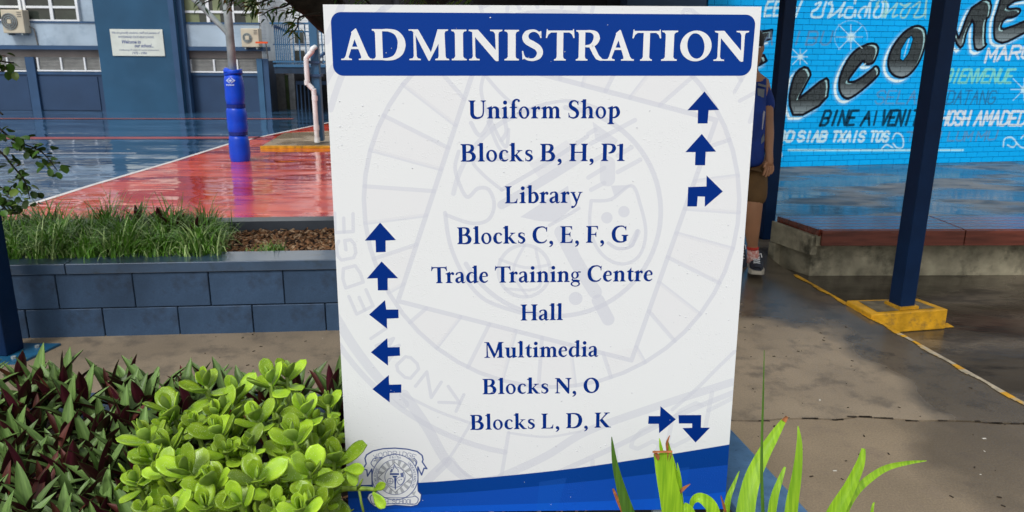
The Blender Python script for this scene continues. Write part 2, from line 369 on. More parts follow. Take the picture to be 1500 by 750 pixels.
# mulch floor + chips
mf = MB(); N1, N2 = 60, 8
for j in range(N2+1):
    for i in range(N1+1):
        mf.v.append((-3.0+i*5.5/N1, .19+j*.66/N2, .375+random.uniform(-.008, .01)))
for j in range(N2):
    for i in range(N1): k = j*(N1+1)+i; mf.f.append((k, k+1, k+N1+2, k+N1+1)); mf.mi.append(0)
o = mf.obj('planter_soil', M_mulch, kind='structure'); o.matrix_world = MP
ch = MB()
ML = [mat('bark_chip_brown', (.34, .17, .08), .8, .3, 40), mat('bark_chip_tan', (.60, .40, .24), .8, .3, 40), mat('bark_chip_dark', (.05, .028, .018), .8, .3, 40)]
for i in range(5200):
    x = random.uniform(.3, 2.4) if i % 8 else random.uniform(-2.4, .3)
    y = random.uniform(.2, .83); l = random.uniform(.008, .026); wd = random.uniform(.003, .009)
    M = Matrix.Translation((x, y, .386+random.uniform(-.008, .014))) @ Matrix.Rotation(random.uniform(0, 6.28), 4, 'Z') @ Matrix.Rotation(random.gauss(0, .35), 4, 'Y') @ Matrix.Rotation(random.uniform(-.5, .5), 4, 'X')
    ch.box((-l, -wd, -.002), (l, wd, .002), M, random.choice((0, 0, 1, 2)))
o = ch.obj('bark_mulch', ML, kind='stuff'); o.matrix_world = MP
o['label'] = 'brown bark chips spread on the planter bed'

# ------------------------------------------------------------------ steel posts and the walkway roof they carry
def post(base, s, z0, z1, rz, label, group='blue square steel posts of the covered walkway'):
    o = empty('steel_post', label, 'post', (base.x, base.y, z0), group)
    b = MB(); b.box((-s/2, -s/2, 0), (s/2, s/2, z1-z0), Matrix.Rotation(rz, 4, 'Z')); b.obj('shaft', M_post, o, bevel=.006)
    return o
ROOF_Z = 2.75
pA = G(1320, 449, .03); post(pA, .105, .03, ROOF_Z, R(14), 'thick navy steel post standing on the yellow edged footing')
pB = G(1121, 349, ZY); post(pB, .105, ZY, ROOF_Z, R(10), 'narrow looking navy steel post behind the walking man')
pC = G(8, 515, .012); o = post(pC, .12, .012, ROOF_Z, R(-8), 'blue steel post with base plate at the left edge before the planter wall')
b = MB(); b.raw([Vector((-.3, -.14, .0)), Vector((.16, -.14, 0)), Vector((.16+.06, .12, 0)), Vector((-.3, .12, 0)), Vector((-.3, -.14, -.012)), Vector((.16, -.14, -.012)), Vector((.22, .12, -.012)), Vector((-.3, .12, -.012))],
  [(0, 1, 2, 3), (4, 5, 1, 0), (5, 6, 2, 1), (6, 7, 3, 2), (7, 4, 0, 3)]); b.obj('base_plate', mat('teal_blue_plate', (.015, .10, .20), .3, .15, 9, coat=.3), o)
for t in ((.1, -.09), (.13, .06)):
    b = MB(); b.tube([(t[0], t[1], 0), (t[0], t[1], .012)], .012, 6); b.obj('bolt', M_galv, o)
b = MB(); rf = empty('walkway_roof', 'dark metal roof sheet carried by the blue posts above the walkway', 'roof', (0, 3.4, ROOF_Z))
MB().box((-7.5, -.75, 0), (2.7, .95, .12)).obj('roof_sheet', M_roof, rf)
MB().box((-.8, .955, 0), (2.7, 8.0, .12)).obj('roof_sheet', M_roof, rf)
# footing under the nearer right-hand post
ft = empty('post_footing', 'yellow painted concrete footing at the foot of the thick navy post', 'footing', (pA.x, pA.y, ZY)); If = inv(ft)
tp = [G(1240, 440, .03), G(1277, 461, .03), G(1389, 453, .03), G(1344, 437, .03)]
bt = [Vector((p.x, p.y, ZY+.002)) for p in tp]
b = MB(); b.prism([If @ p for p in bt], [If @ p for p in tp]); b.obj('footing_block', M_yellow, ft, bevel=.006)
c = sum(tp, Vector())/4; inn = [c+(p-c)*.76+Vector((0, 0, .003)) for p in tp]
b = MB(); b.raw([If @ p for p in inn], [(0, 1, 2, 3)]); b.obj('bare_concrete_top', mat('footing_top_grey', (.16, .13, .08), .5, .25, 14, .3, 80), ft)
b = MB(); sp = [G(1300, 481, ZY+.004), G(1355, 482.5, ZY+.004), G(1398, 479, ZY+.004), G(1388, 473, ZY+.004), G(1300, 476, ZY+.004)]
b.raw([If @ p for p in sp], [tuple(range(5))]); b.obj('paint_splash', M_yellow, ft)
b = MB(); b.box((-.068, -.068, .132), (.068, .068, .15), Matrix.Rotation(R(14), 4, 'Z')); b.obj('post_collar', M_yellow, ft)

# ------------------------------------------------------------------ bench: timber seat on a concrete wall
ZB = .287
f0 = G(1203, 336, ZB); f1 = G(1500, 335.5, ZB); b0 = G(1141, 316, ZB); b1 = G(1500, 313.5, ZB)
bx = (f1-f0).normalized(); by = Vector((-bx.y, bx.x, 0)); dep = (b0-f0).dot(by)
be = empty('timber_bench', 'long red brown timber slat bench on a concrete plinth in front of the mural', 'bench', (f0.x, f0.y, ZY)); Ib = inv(be)
MBn = Matrix((bx, by, Vector((0, 0, 1)))).transposed().to_4x4(); MBn.translation = f0; MBl = Ib @ MBn
sk = (b0-f0).dot(bx)/dep       # slanted left end
nsl = 5; sw = dep/nsl; js = (P(1410, 348, f0, by)-f0).dot(bx)
for i in range(nsl):
    y0_, y1_ = i*sw+.003, (i+1)*sw-.003
    for (a, c_) in ((None, js-.004), (js+.004, js+2.2)):
        for t_ in (0,):
            xa0 = sk*y0_ if a is None else a; xa1 = sk*y1_ if a is None else a
            q = [Vector((xa0, y0_, 0)), Vector((c_, y0_, 0)), Vector((c_, y1_, 0)), Vector((xa1, y1_, 0))]
            MB().prism([p-Vector((0, 0, .04)) for p in q], q).obj('slat', M_timber_top, be, bevel=.003).matrix_local = MBl
for (a, c_) in ((0, js-.004), (js+.004, js+2.2)):
    MB().box((a, -.028, -.118), (c_, -.002, -.004)).obj('fascia_board', M_timber, be, bevel=.003).matrix_local = MBl
dv = Vector((sk, 1, 0)).normalized(); nv = Vector((-dv.y, dv.x, 0))
q = [Vector((0, 0, 0)), dv*(dep*1.02), dv*(dep*1.02)+nv*.02, nv*.02]
MB().prism([p-Vector((0, 0, .05)) for p in q], q).obj('end_board', M_timber, be).matrix_local = MBl
# concrete: end corbel and plinth
q = [Vector((-.03, .03, 0)), dv*dep+Vector((.0, .0, 0)), dv*dep+nv*.16+dv*.03, nv*.05+Vector((-.04, .1, 0)), Vector((-.04, .03, 0))]
cn = [Vector((-.012, .0, -.045)), Vector((-.05+sk*.42, .42, -.045))]
MB().box((-.03, .0, -.125), (js+2.2, dep*.96, -.045)).obj('concrete_capping', M_blockconc, be).matrix_local = MBl
MB().prism([dv*.02+Vector((0, 0, -.20)), dv*dep*1.02+Vector((0, 0, -.20)), dv*dep*1.02+nv*.07+Vector((0, 0, -.20)), dv*.02+nv*.055+Vector((0, 0, -.20))],
           [dv*.02+Vector((0, 0, -.052)), dv*dep*1.02+Vector((0, 0, -.052)), dv*dep*1.02+nv*.07+Vector((0, 0, -.03)), dv*.02+nv*.055+Vector((0, 0, -.052))]).obj('concrete_end', M_blockconc, be, bevel=.006).matrix_local = MBl
MB().prism([dv*dep*.86+Vector((0, 0, ZY-ZB)), dv*dep*1.03+Vector((0, 0, ZY-ZB)), dv*dep*1.03+nv*.075+Vector((0, 0, ZY-ZB)), dv*dep*.86+nv*.075+Vector((0, 0, ZY-ZB))],
           [dv*dep*.86+Vector((0, 0, -.202)), dv*dep*1.03+Vector((0, 0, -.202)), dv*dep*1.03+nv*.075+Vector((0, 0, -.202)), dv*dep*.86+nv*.075+Vector((0, 0, -.202))]).obj('concrete_foot', M_blockconc, be, bevel=.006).matrix_local = MBl
pb0 = G(1185, 404, ZY); py_ = (pb0-f0).dot(by); px_ = (pb0-f0).dot(bx)
MB().prism([Vector((px_, py_, ZY-ZB)), Vector((js+2.2, py_, ZY-ZB)), Vector((js+2.2, dep*.9, ZY-ZB)), dv*dep*.97+nv*.03+Vector((0, 0, ZY-ZB))],
           [Vector((px_, py_, -.126)), Vector((js+2.2, py_, -.126)), Vector((js+2.2, dep*.9, -.126)), dv*dep*.97+nv*.03+Vector((0, 0, -.126))]).obj('concrete_plinth', M_blockconc, be).matrix_local = MBl
# ------------------------------------------------------------------ mural wall
w0 = G(1137, 245, ZY); w1 = G(1500, 236, ZY); wd_ = (w1-w0).normalized(); wn = Vector((-wd_.y, wd_.x, 0))   # wn points away behind the wall
def MW(x, y):
    p = P(x, y, w0, wn)-w0; return (p.dot(wd_), p.z-ZY)
UL = MW(1037, 5)[0]; UR = MW(1500, 200)[0]+3.2; ZT = 2.62
cyan = lin((0, 172, 246)); dkc = np.array(lin((22, 28, 38))); whc = lin((205, 238, 248)); greyc = lin((105, 130, 160)); palec = lin((225, 235, 240))
MC = Canvas(UL-.05, UR+.05, -.02, ZT+.02, 210, cyan)
nz = NR.random((MC.h//24+2, MC.w//24+2)); yy, xx = np.mgrid[0:MC.h, 0:MC.w]; nzb = nz[yy//24, xx//24]
MC.a *= (0.94+.12*NR.random((MC.h, MC.w, 1))).astype(np.float32)
def ms(pts, wpx, col, alpha=1, soft=1.2, noise=.25, smooth=True):
    if smooth and len(pts) > 2: pts = catmull(pts, n=5)[0]
    MC.stroke([MW(*p) for p in pts], wpx*.0098, col, alpha, soft*.0098, noise=noise)
def mtext(s_, x0, y0, x1, y1, hpx, wpx, col, alpha=1, slant=.28, gap=.32, noise=.25):
    n = len(s_); cw = 1/(n+gap*(n-1)); L = (x1-x0-hpx*slant)
    for i, c in enumerate(s_):
        a = i*(1+gap)*cw
        for st in strokes(c):
            pts = []
            for (u, v) in st:
                t = a+u*cw; bx_ = x0+L*t+slant*hpx*v; by_ = y0+(y1-y0)*t-hpx*v; pts.append((bx_+random.uniform(-.4, .4), by_+random.uniform(-.4, .4)))
            ms(pts, wpx, col, alpha, noise=noise, smooth=False)
def mletter(poly):
    q = [MW(*p) for p in poly]; px = .0098
    for off in (0,):                                       # outer white spray line, on the lower left of each letter
        sh = [(a-6*px, b-5*px) for a, b in q]; r = MC.win(sh+q, 12*px); sl, X, Y = r
        d = MC.dist(X, Y, q, True); I = MC.inside(X, Y, q); ds = MC.dist(X, Y, sh, True)
        MC.blend(sl, .35*np.clip(1-ds/(6*px), 0, 1)*(~I), whc); c = np.clip((1.9*px-ds)/(1.1*px)+.5, 0, 1)*(~I)*(d > 3.2*px); MC.blend(sl, c, lin((225, 246, 252)))
    r = MC.win(q, 6*px); sl, X, Y = r; d = MC.dist(X, Y, q, True); I = MC.inside(X, Y, q); sd_ = np.where(I, d, -d)
    n = NR.random(X.shape); lo, hi = min(b for a, b in q), max(b for a, b in q); v = (Y-lo)/(hi-lo)
    body = np.clip(.045+.62*np.clip(.30-v, 0, 1)*2+.12*(n-.3), 0.015, 1)[..., None]*np.array([.62, .78, .86])
    MC.a[sl] = np.where(I[..., None], body, MC.a[sl])
    sh = [(a+2.5*px, b+1.5*px) for a, b in q]; I2 = MC.inside(X, Y, [(a-3.8*px, b-3.0*px) for a, b in q])
    hl = (I & ~I2 & (d > 1.5*px)); MC.blend(sl, hl*.95*(1-.25*n), lin((175, 222, 228)))
    MC.blend(sl, np.clip((1.9*px-d)/(.8*px)+.5, 0, 1), lin((10, 16, 26)))
c2 = lambda L: [(1280+a/5.768, b/5.768) for a, b in L]
L_ = [(1180.5, 107.5), (1187, 119), (1184, 125), (1168, 155), (1172, 153), (1208, 123.5), (1213.5, 130), (1210, 159), (1163, 185), (1153.7, 160), (1159, 130), (1166.5, 114)]
C_ = [(1271, 74), (1282.8, 75), (1286, 84), (1279, 102), (1272, 105), (1265, 104), (1264, 97), (1243, 124), (1240, 131), (1253, 130), (1276, 112), (1282, 106), (1287, 113), (1284.5, 123), (1246, 155), (1234, 154), (1227, 141), (1229, 120), (1246, 87)]
O_ = [(1346, 48.5), (1354.5, 54), (1355, 73), (1346, 100.5), (1332, 119.6), (1318, 125.7), (1302.5, 118), (1298, 100.5), (1306, 78), (1323, 57), (1337, 49)]
Oh = [(1333.7, 62.4), (1336, 67.6), (1330, 88), (1321.6, 99.7), (1317, 97), (1318, 83), (1327, 67.6)]
M_ = c2([(560, 60), (640, 150), (700, 380), (712, 380), (800, 140), (860, 100), (930, 50), (985, 80), (970, 200), (935, 220), (925, 420), (945, 440), (880, 490), (830, 460), (840, 200), (770, 330), (750, 440), (710, 472), (650, 330), (590, 160)])
E_ = c2([(1005, 380), (1005, 230), (1040, 130), (1070, 20), (1150, -20), (1400, -50), (1400, 40), (1200, 60), (1130, 100), (1110, 140), (1220, 130), (1230, 160), (1180, 205), (1090, 215), (1055, 300), (1100, 310), (1400, 180), (1400, 260), (1200, 370), (1090, 425), (1030, 410)])
E0 = [(1085, 88), (1100, 60), (1130, 55), (1128, 68), (1112, 72), (1105, 96), (1118, 92), (1122, 100), (1104, 110), (1104, 140), (1126, 150), (1147, 148), (1148, 160), (1138, 176), (1118, 178), (1090, 160)]
W0 = [(990, 60), (1010, 60), (1014, 140), (1034, 95), (1046, 95), (1050, 140), (1066, 60), (1080, 60), (1058, 185), (1044, 185), (1036, 140), (1022, 190), (1004, 190)]
def rnd(L, k=2):
    for _ in range(k): L = [((a[0]*(1-t)+b_[0]*t), (a[1]*(1-t)+b_[1]*t)) for a, b_ in zip(L, L[1:]+L[:1]) for t in (.25, .75)]
    return L
for L in (E0, rnd(L_, 1), rnd(C_), rnd(O_), rnd(M_, 1), rnd(E_, 1)): mletter(L)
MC.fill([MW(*p) for p in Oh], cyan)
MC.stroke([MW(*p) for p in Oh], .016, lin((16, 24, 34)), closed=True); ms([(1330, 68), (1325, 85), (1323, 93)], 1.2, whc)
ms([(1266, 104), (1262, 108), (1268, 109)], 1.8, whc)
# writing in many languages
c1 = lambda L: [(1080+a/5.768, b/5.768) for a, b in L]
for L in ([(255, 80), (235, 130), (225, 200)], [(255, 80), (300, 75)], [(240, 135), (290, 128)], [(225, 200), (275, 195)], [(325, 80), (310, 130), (300, 198)], [(325, 78), (350, 76)], [(310, 135), (345, 130)], [(300, 198), (340, 195)], [(475, 80), (455, 130), (440, 190), (475, 190)], [(455, 130), (490, 128)], [(540, 72), (510, 140), (487, 205)],
          [(245, 0), (285, 12), (310, 0)], [(655, 100), (700, 85), (665, 140), (630, 160), (625, 205), (705, 203), (722, 140), (745, 80)], [(715, 15), (705, 35), (740, 48), (755, 35), (718, 20)],
          [(790, 80), (765, 95), (795, 110), (775, 200), (800, 140), (760, 210), (850, 150), (900, 85), (870, 150), (850, 205), (880, 190)], [(965, 130), (925, 130), (900, 180), (905, 208), (960, 205), (990, 150), (985, 200)],
          [(930, 55), (960, 35), (985, 60), (985, 90), (1005, 0)], [(1030, 210), (1015, 190), (1040, 140), (1085, 125), (1070, 200), (1100, 120), (1115, 90), (1105, 210)], [(1105, 35), (1135, 15), (1120, 60), (1165, 55)],
          [(1185, 115), (1150, 160), (1150, 205), (1205, 195), (1225, 100), (1215, 80)], [(1250, 80), (1265, 120), (1240, 205)]):
    ms(c1(L), 3.1, whc)
for L in ([(15, 95), (35, 75), (0, 140)], [(75, 75), (95, 90), (85, 210), (95, 140), (60, 210), (150, 130), (190, 90), (150, 200), (190, 190)], [(215, 95), (250, 110), (300, 90), (230, 150), (220, 205), (260, 205), (300, 130)], [(245, 30), (275, 15), (280, 50), (310, 35)],
          [(320, 120), (380, 80), (365, 140), (330, 205), (410, 190), (435, 70)], [(435, 70), (425, 210)]):
    ms(c2(L), 2.6, lin((160, 215, 210)))
for L in ([(690, 0), (740, 30), (720, 10), (780, 0)],): ms(c2(L), 2.4, whc)
mtext('KARIBU', 1095, 76, 1219, 76, 19, 2.6, greyc, .8, gap=.5, noise=.5)
mtext('MAROB', 1441, 101, 1530, 92, 19, 3.8, palec)
mtext('BIENVENUE', 1380, 131, 1486, 131, 19, 3.8, lin((130, 220, 210)), slant=.4, gap=.28)
mtext('SELAMAT', 1280, 162, 1390, 162, 19, 2.6, greyc, .7, noise=.5); mtext('DATANG', 1384, 162, 1459, 162, 19, 2.6, lin((50, 75, 110)), .75, noise=.5)
mtext('BINE', 1200, 194, 1256, 193, 21, 4.2, lin((4, 8, 20)), slant=.35); mtext('A', 1259, 194, 1278, 193, 20, 4.2, lin((4, 8, 20)), slant=.3); ms([(1278.5, 193), (1283, 173)], 3.4, lin((8, 14, 30)), smooth=False); mtext('VENIT', 1288, 193, 1347, 193, 21, 4.4, lin((4, 8, 20)), slant=.3)
mtext('KHOSH', 1364, 193, 1421, 193, 20, 3.9, palec); mtext('AMADED', 1425, 193, 1504, 193, 20, 3.9, palec, slant=.3)
mtext('ZOO', 1124, 217, 1163, 217, 14, 3.8, whc); mtext('SIAB', 1167, 217, 1211, 217, 14, 3.9, whc); mtext('TXAIS', 1217, 217, 1267, 217, 14, 3.8, whc); mtext('TOS', 1272, 217, 1302, 217, 14, 3.8, whc)
mtext('TUN', 1324, 216, 1378, 216, 13, 2.4, greyc, .8, noise=.5); mtext('LUM', 1386, 216, 1424, 216, 13, 2.4, greyc, .8, noise=.5); mtext('MU', 1428, 216, 1460, 214, 13, 2.6, greyc, .8, noise=.5)
ms([(1154, 230), (1300, 230), (1409, 229.5)], 4.2, lin((120, 215, 245)), .85, smooth=False); ms([(1154, 230), (1300, 230), (1409, 229.5)], 1.6, whc, smooth=False)
for L in ([(1137, 224), (1145, 222), (1138, 228)], [(1138, 231), (1139, 239)], [(1143, 231), (1144, 239)],
          [(1306, 213), (1311, 205), (1319, 208), (1322, 218), (1320, 226), (1312, 226), (1307, 220)], [(1290, 228), (1297, 222), (1306, 226)],
          [(1468, 224), (1470, 213), (1480, 211), (1487, 219), (1482, 225), (1474, 222)], [(1487, 219), (1497, 226), (1512, 220)], [(1494, 212), (1500, 207), (1510, 210)]):
    ms(L, 2.4, whc, .9)
for (cx, cy, rr) in ((1245, 65, 9), (1171, 94, 5.5), (1498, 141, 8)):      # painted sparkles
    for a, l in ((0, 1.9), (45, 2.6), (90, 2.0), (135, 2.8), (180, 2.4), (225, 2.8), (270, 2.0), (315, 2.4)):
        ms([(cx, cy), (cx+rr*l*math.cos(R(a)), cy+rr*l*math.sin(R(a)))], 1.2, whc, .9, smooth=False)
    for k in range(5): ms([(cx, cy), (cx+.3, cy)], rr*(1.5-.25*k), whc, .45, soft=4, smooth=False)
for k in range(12, 34): ms([(1245+24*math.cos(k*.19), 65+24*math.sin(k*.19)), (1245+24*math.cos(k*.19+.19), 65+24*math.sin(k*.19+.19))], 1.0, whc, .35, smooth=False)
im = MC.image('mural_print')

mu = empty('mural_wall', 'bright cyan brick wall painted with welcome lettering in many languages', 'wall', (w0.x, w0.y, ZY)); Im = inv(mu)
MM = Matrix((wd_, wn, Vector((0, 0, 1)))).transposed().to_4x4(); MM.translation = w0; MMl = Im @ MM
ref = mu
def mural_mat(name, dark, rough):
    m = bpy.data.materials.new(name); m.use_nodes = True; t = m.node_tree; N = t.nodes; L = t.links; b = N['Principled BSDF']
    tc = N.new('ShaderNodeTexCoord'); tc.object = ref
    mp = N.new('ShaderNodeMapping'); mp.vector_type = 'POINT'
    ang = math.atan2(wd_.y, wd_.x); sx, sz = 1/(MC.w/MC.res), 1/(MC.h/MC.res)
    vr = N.new('ShaderNodeVectorRotate'); vr.rotation_type = 'Z_AXIS'; vr.inputs['Angle'].default_value = -ang
    L.new(tc.outputs['Object'], vr.inputs['Vector'])
    sp = N.new('ShaderNodeSeparateXYZ'); cb = N.new('ShaderNodeCombineXYZ'); L.new(vr.outputs[0], sp.inputs[0]); L.new(sp.outputs[0], cb.inputs[0]); L.new(sp.outputs[2], cb.inputs[1])
    mp.inputs['Location'].default_value = (-MC.u0*sx, -MC.v0*sz, 0); mp.inputs['Scale'].default_value = (sx, sz, 1); L.new(cb.outputs[0], mp.inputs[0])
    ti = N.new('ShaderNodeTexImage'); ti.image = im; ti.extension = 'EXTEND'; im.colorspace_settings.name = 'Linear Rec.709'; L.new(mp.outputs[0], ti.inputs[0])
    oi = N.new('ShaderNodeObjectInfo'); mr = N.new('ShaderNodeMapRange'); L.new(oi.outputs['Random'], mr.inputs[0]); mr.inputs[3].default_value = dark*.93; mr.inputs[4].default_value = dark*1.04
    h = N.new('ShaderNodeHueSaturation'); L.new(mr.outputs[0], h.inputs['Value']); L.new(ti.outputs[0], h.inputs['Color']); L.new(h.outputs[0], b.inputs['Base Color'])
    n = N.new('ShaderNodeTexNoise'); n.inputs['Scale'].default_value = 70; L.new(tc.outputs['Object'], n.inputs['Vector']); bp = N.new('ShaderNodeBump'); bp.inputs['Strength'].default_value = .15; bp.inputs['Distance'].default_value = .005; L.new(n.outputs[0], bp.inputs['Height']); L.new(bp.outputs[0], b.inputs['Normal'])
    b.inputs['Roughness'].default_value = rough; b.inputs['Specular IOR Level'].default_value = .15; return m
M_mural = mural_mat('painted_brick', 1, .55); M_mort = mural_mat('painted_mortar', .5, .8)
MB().box((UL, .006, 0), (UR, .25, ZT)).obj('mortar_core', M_mort, mu).matrix_local = MMl
BL, BH, JT = .1905, .0792, .0075
bq = MB(); bq.box((-BL/2+JT/2, -.002, -BH/2+JT/2), (BL/2-JT/2, .03, BH/2-JT/2)); me_brick = bq.mesh('brick', M_mural)
cells = []
for r_ in range(int(ZT/BH)):
    z = (r_+.5)*BH; off = (r_ % 2)*.5*BL
    k0 = int((UL-off)/BL)-1; k1 = int((UR-off)/BL)+1
    for k in range(k0, k1):
        a = max(off+k*BL, UL); c_ = min(off+(k+1)*BL, UR)
        if c_-a < .03: continue
        full = c_-a > BL-.001; ctr = (a+c_)/2; wp = w0+wd_*ctr+Vector((0, 0, z)); dx = wp-EYE; kk = dx.dot(FW); px = 750+F*dx.dot(RT)/kk; py = 375-F*dx.dot(UP)/kk
        vis = full and 1112 < px < 1492 and py > 2 and not (1131 < px < 1150) and not (1330 < px < 1385)
        cells.append((0 if vis else 1, dx.length, a, c_, z))
cells.sort(key=lambda q: (q[0], q[1])); rest = MB(); nb = 0
for f_, d_, a, c_, z in cells:
    jit = random.uniform(-.001, .001)
    if f_ == 0 and nb < 298:
        link('brick', me_brick, mu, M=MMl @ Matrix.Translation(((a+c_)/2, jit, z))); nb += 1
    else:
        rest.box((a+JT/2, -.002+jit, z-BH/2+JT/2), (c_-JT/2, .03, z+BH/2-JT/2))
rest.obj('brickwork', M_mural, mu, kind='stuff').matrix_local = MMl
# hall beside the mural; unseen upper storey and eave added to darken wet-floor reflections
MB2 = empty('hall_building', 'dark blue hall building left of the cyan mural with an added unseen upper storey', 'building', (w0.x, w0.y, 0)); Ih = inv(MB2)
Mh = Ih @ MM
MB().box((UL-4.5, .26, -.5), (UR+6, 4, 6.2)).obj('wall', mat('hall_dark_render', (.035, .04, .05), .7, .1, 2), MB2).matrix_local = Mh
MB().box((UL-.4, -.15, ZT+.06), (UR+6, .25, ZT+.2)).obj('eave', M_roof, MB2).matrix_local = Mh
a_ = MW(960, 6)[0]-.4
MB().box((a_, -.02, -.1), (UL-.03, .255, 3.2)).obj('blue_pier', M_trimblue, MB2).matrix_local = Mh
for k in range(4): MB().box((a_-3.9+k*.95, .2, .4), (a_-3.9+k*.95+.85, .255, 3.0)).obj('door', M_dark, MB2).matrix_local = Mh

# ------------------------------------------------------------------ two storey classroom building far left
YB = 25.0
bl = empty('school_building', 'two storey blue and pale grey school building across the courts', 'building', (-12, YB, ZC)); Ibl = Matrix.Translation((12, -YB, -ZC))
def fx(x, y, Y): return V(x, y, Y).x
def fbox(x0, y0, x1, y1, Y, name, mtl, parent=bl, front=0.0, back=.12, bev=0):
    """box in a wall plane at distance Y, measured from the photograph: x at the middle height"""
    ym = (y0+y1)/2; X0, X1 = fx(x0, ym, Y), fx(x1, ym, Y); xm = (x0+x1)/2; Z1, Z0 = V(xm, y0, Y).z, V(xm, y1, Y).z
    b = MB(); b.box((X0, Y-front, Z0), (X1, Y+back, Z1))
    M = Matrix.Identity(4); p = parent
    while p is not None and p.type != 'EMPTY': p = p.parent
    rootinv = Matrix.Translation(-Vector(p.location)) if p else Matrix.Identity(4)
    o = b.obj(name, mtl, parent, bevel=bev); o.matrix_local = rootinv if parent and parent.type == 'EMPTY' else Matrix.Identity(4); return o
XR = fx(386.5, 100, YB)
def wz(y, Y, x=200): return V(x, y, Y).z
def zbox(X0, X1, z0, z1, y0, y1, name, mtl, parent=bl, bev=0):
    b = MB(); b.box((X0, y0, z0), (X1, y1, z1)); o = b.obj(name, mtl, parent, bevel=bev)
    if parent.type == 'EMPTY': o.matrix_local = Matrix.Translation(-Vector(parent.location))
    return o
XL = -24.0
zs = dict(sill=wz(34.5, YB), pan0=wz(67.5, YB), trim=wz(73.5, YB), sof=wz(84.5, YB), lou=wz(105, YB), hd=wz(110, YB))
zbox(XL, XR, -.6, zs['hd'], YB, YB+.5, 'lower_wall', M_shutter)
zbox(XL, XR, zs['hd'], zs['lou']-.003, YB-.04, YB+.5, 'head_beam', M_trimblue)
zbox(XL, XR, zs['lou'], zs['sof'], YB+.05, YB+.5, 'louvre_backing', M_mesh)
zbox(XL, XR, zs['sof']+.003, zs['trim'], YB-.0, YB+.5, 'soffit_wall', M_soffit)
zbox(XL, XR+.1, zs['trim']+.003, zs['pan0'], YB-.22, YB+.5, 'floor_band', M_trimblue)
zbox(XL, XR, zs['pan0']+.003, zs['sill'], YB-.14, YB+.5, 'spandrel_panel', M_panel)
zbox(XL, XR+.02, zs['sill'], zs['sill']+.05, YB-.17, YB-.12, 'sill', M_trimblue)
zbox(XL, XR, zs['sill']+.053, 3.7, YB+.02, YB+.5, 'upper_wall', M_panel)
zbox(XL-.4, XR+.1, 3.7, 3.85, YB-.25, YB+.9, 'eave', M_trimblue)
# roller shutters between blue piers, with fine ribs
def shutter(x0, x1, y0, y1):
    s_ = fbox(x0, y0, x1, y1, YB, 'shutter', M_shutter, front=.03, back=-.001)
for (x0, x1) in ((-60, 44), (60, 146)): shutter(x0, x1, 112, 161)
for (xa, ya) in ((51, 120), (390, 120), (274, 130)):
    X = fx(xa, ya, YB); zbox(X-.14, X+.14, ZC-.05, zs['sof'], YB-.12, YB-.045, 'pier', M_trimblue)
zbox(XR-.17, XR+.003, ZC-.05, zs['sof'], YB-.16, YB+.5, 'corner_pier', mat('pier_blue', (.04, .115, .215), .5, .08, 2))
# windows
def window(x0, x1, ybot, mull, ytr, curtain=False):
    Yp = YB; X0, X1 = fx(x0, 20, Yp), fx(x1, 20, Yp); zb = wz(ybot, Yp); zt = 3.55; zr = wz(ytr, Yp); fw_ = .075
    wf = zbox(X0, X1, zb, zb+.08, Yp-.10, Yp+.02, 'window', M_white)
    xs = [X0+fw_/2]+[fx(q, 20, Yp) for q in mull]+[X1-fw_/2]
    for x in xs: zbox(x-fw_/2*(1.3 if x not in (xs[0], xs[-1]) else 1), x+fw_/2*(1.3 if x not in (xs[0], xs[-1]) else 1), zb+.08, zt, Yp-.10, Yp+.02, 'mullion', M_white, wf).matrix_local = Matrix.Translation(-Vector(bl.location)) @ Matrix.Identity(4) if False else Matrix.Identity(4)
    for i in range(len(xs)-1):
        zbox(xs[i]+fw_*.66, xs[i+1]-fw_*.66, zr-.04, zr+.03, Yp-.095, Yp+.02, 'transom', M_white, wf)
        for (za, zc) in ((zb+.08, zr-.04), (zr+.03, zt)):
            zbox(xs[i]+fw_*.6, xs[i+1]-fw_*.6, za, zc, Yp-.05, Yp-.03, 'pane', M_glass, wf)
    return wf
window(37.6, 117.6, 33.5, [78], 11.2); window(-50, 35, 33.5, [-6], 11.2)
window(263, 382.5, 36.8, [306, 342], 16.5)
for (x0, x1, k) in ((271, 291, .03), (312, 322, .02), (359, 367, .03), (368, 381, .025)):     # curtains seen just behind the glass
    fbox(x0, -20, x1, 33, YB, 'curtain', M_curtain, front=.056, back=-.052)
# louvred vents
def vent(x0, x1, y0, y1, mull):
    v = fbox(x0, y1-2.2, x1, y1, YB, 'vent', M_white, front=.06, back=.05)
    for q in [x0+1]+mull+[x1-1]: fbox(q-1.2, y0, q+1.2, y1-2.3, YB, 'vent_mullion', M_white, front=.06, back=.04)
    Z1, Z0 = wz(y0, YB), wz(y1-2.3, YB); n = 9; X0, X1 = fx(x0, y0+10, YB), fx(x1, y0+10, YB)
    for i in range(n):
        z = Z0+(Z1-Z0)*(i+.5)/n; b = MB(); b.box((X0+.04, -.02, -.012), (X1-.04, .02, .006), Matrix.Translation((0, YB+.0, z)) @ Matrix.Rotation(R(35), 4, 'X')); b.obj('louvre_slat', M_mesh, bl).matrix_local = Ibl
vent(56, 150, 84, 104.5, [91, 125.5]); vent(-60, 44, 84, 104.5, [-25, 12.5]); vent(279, 382, 87, 106.5, [314.5, 348.5])
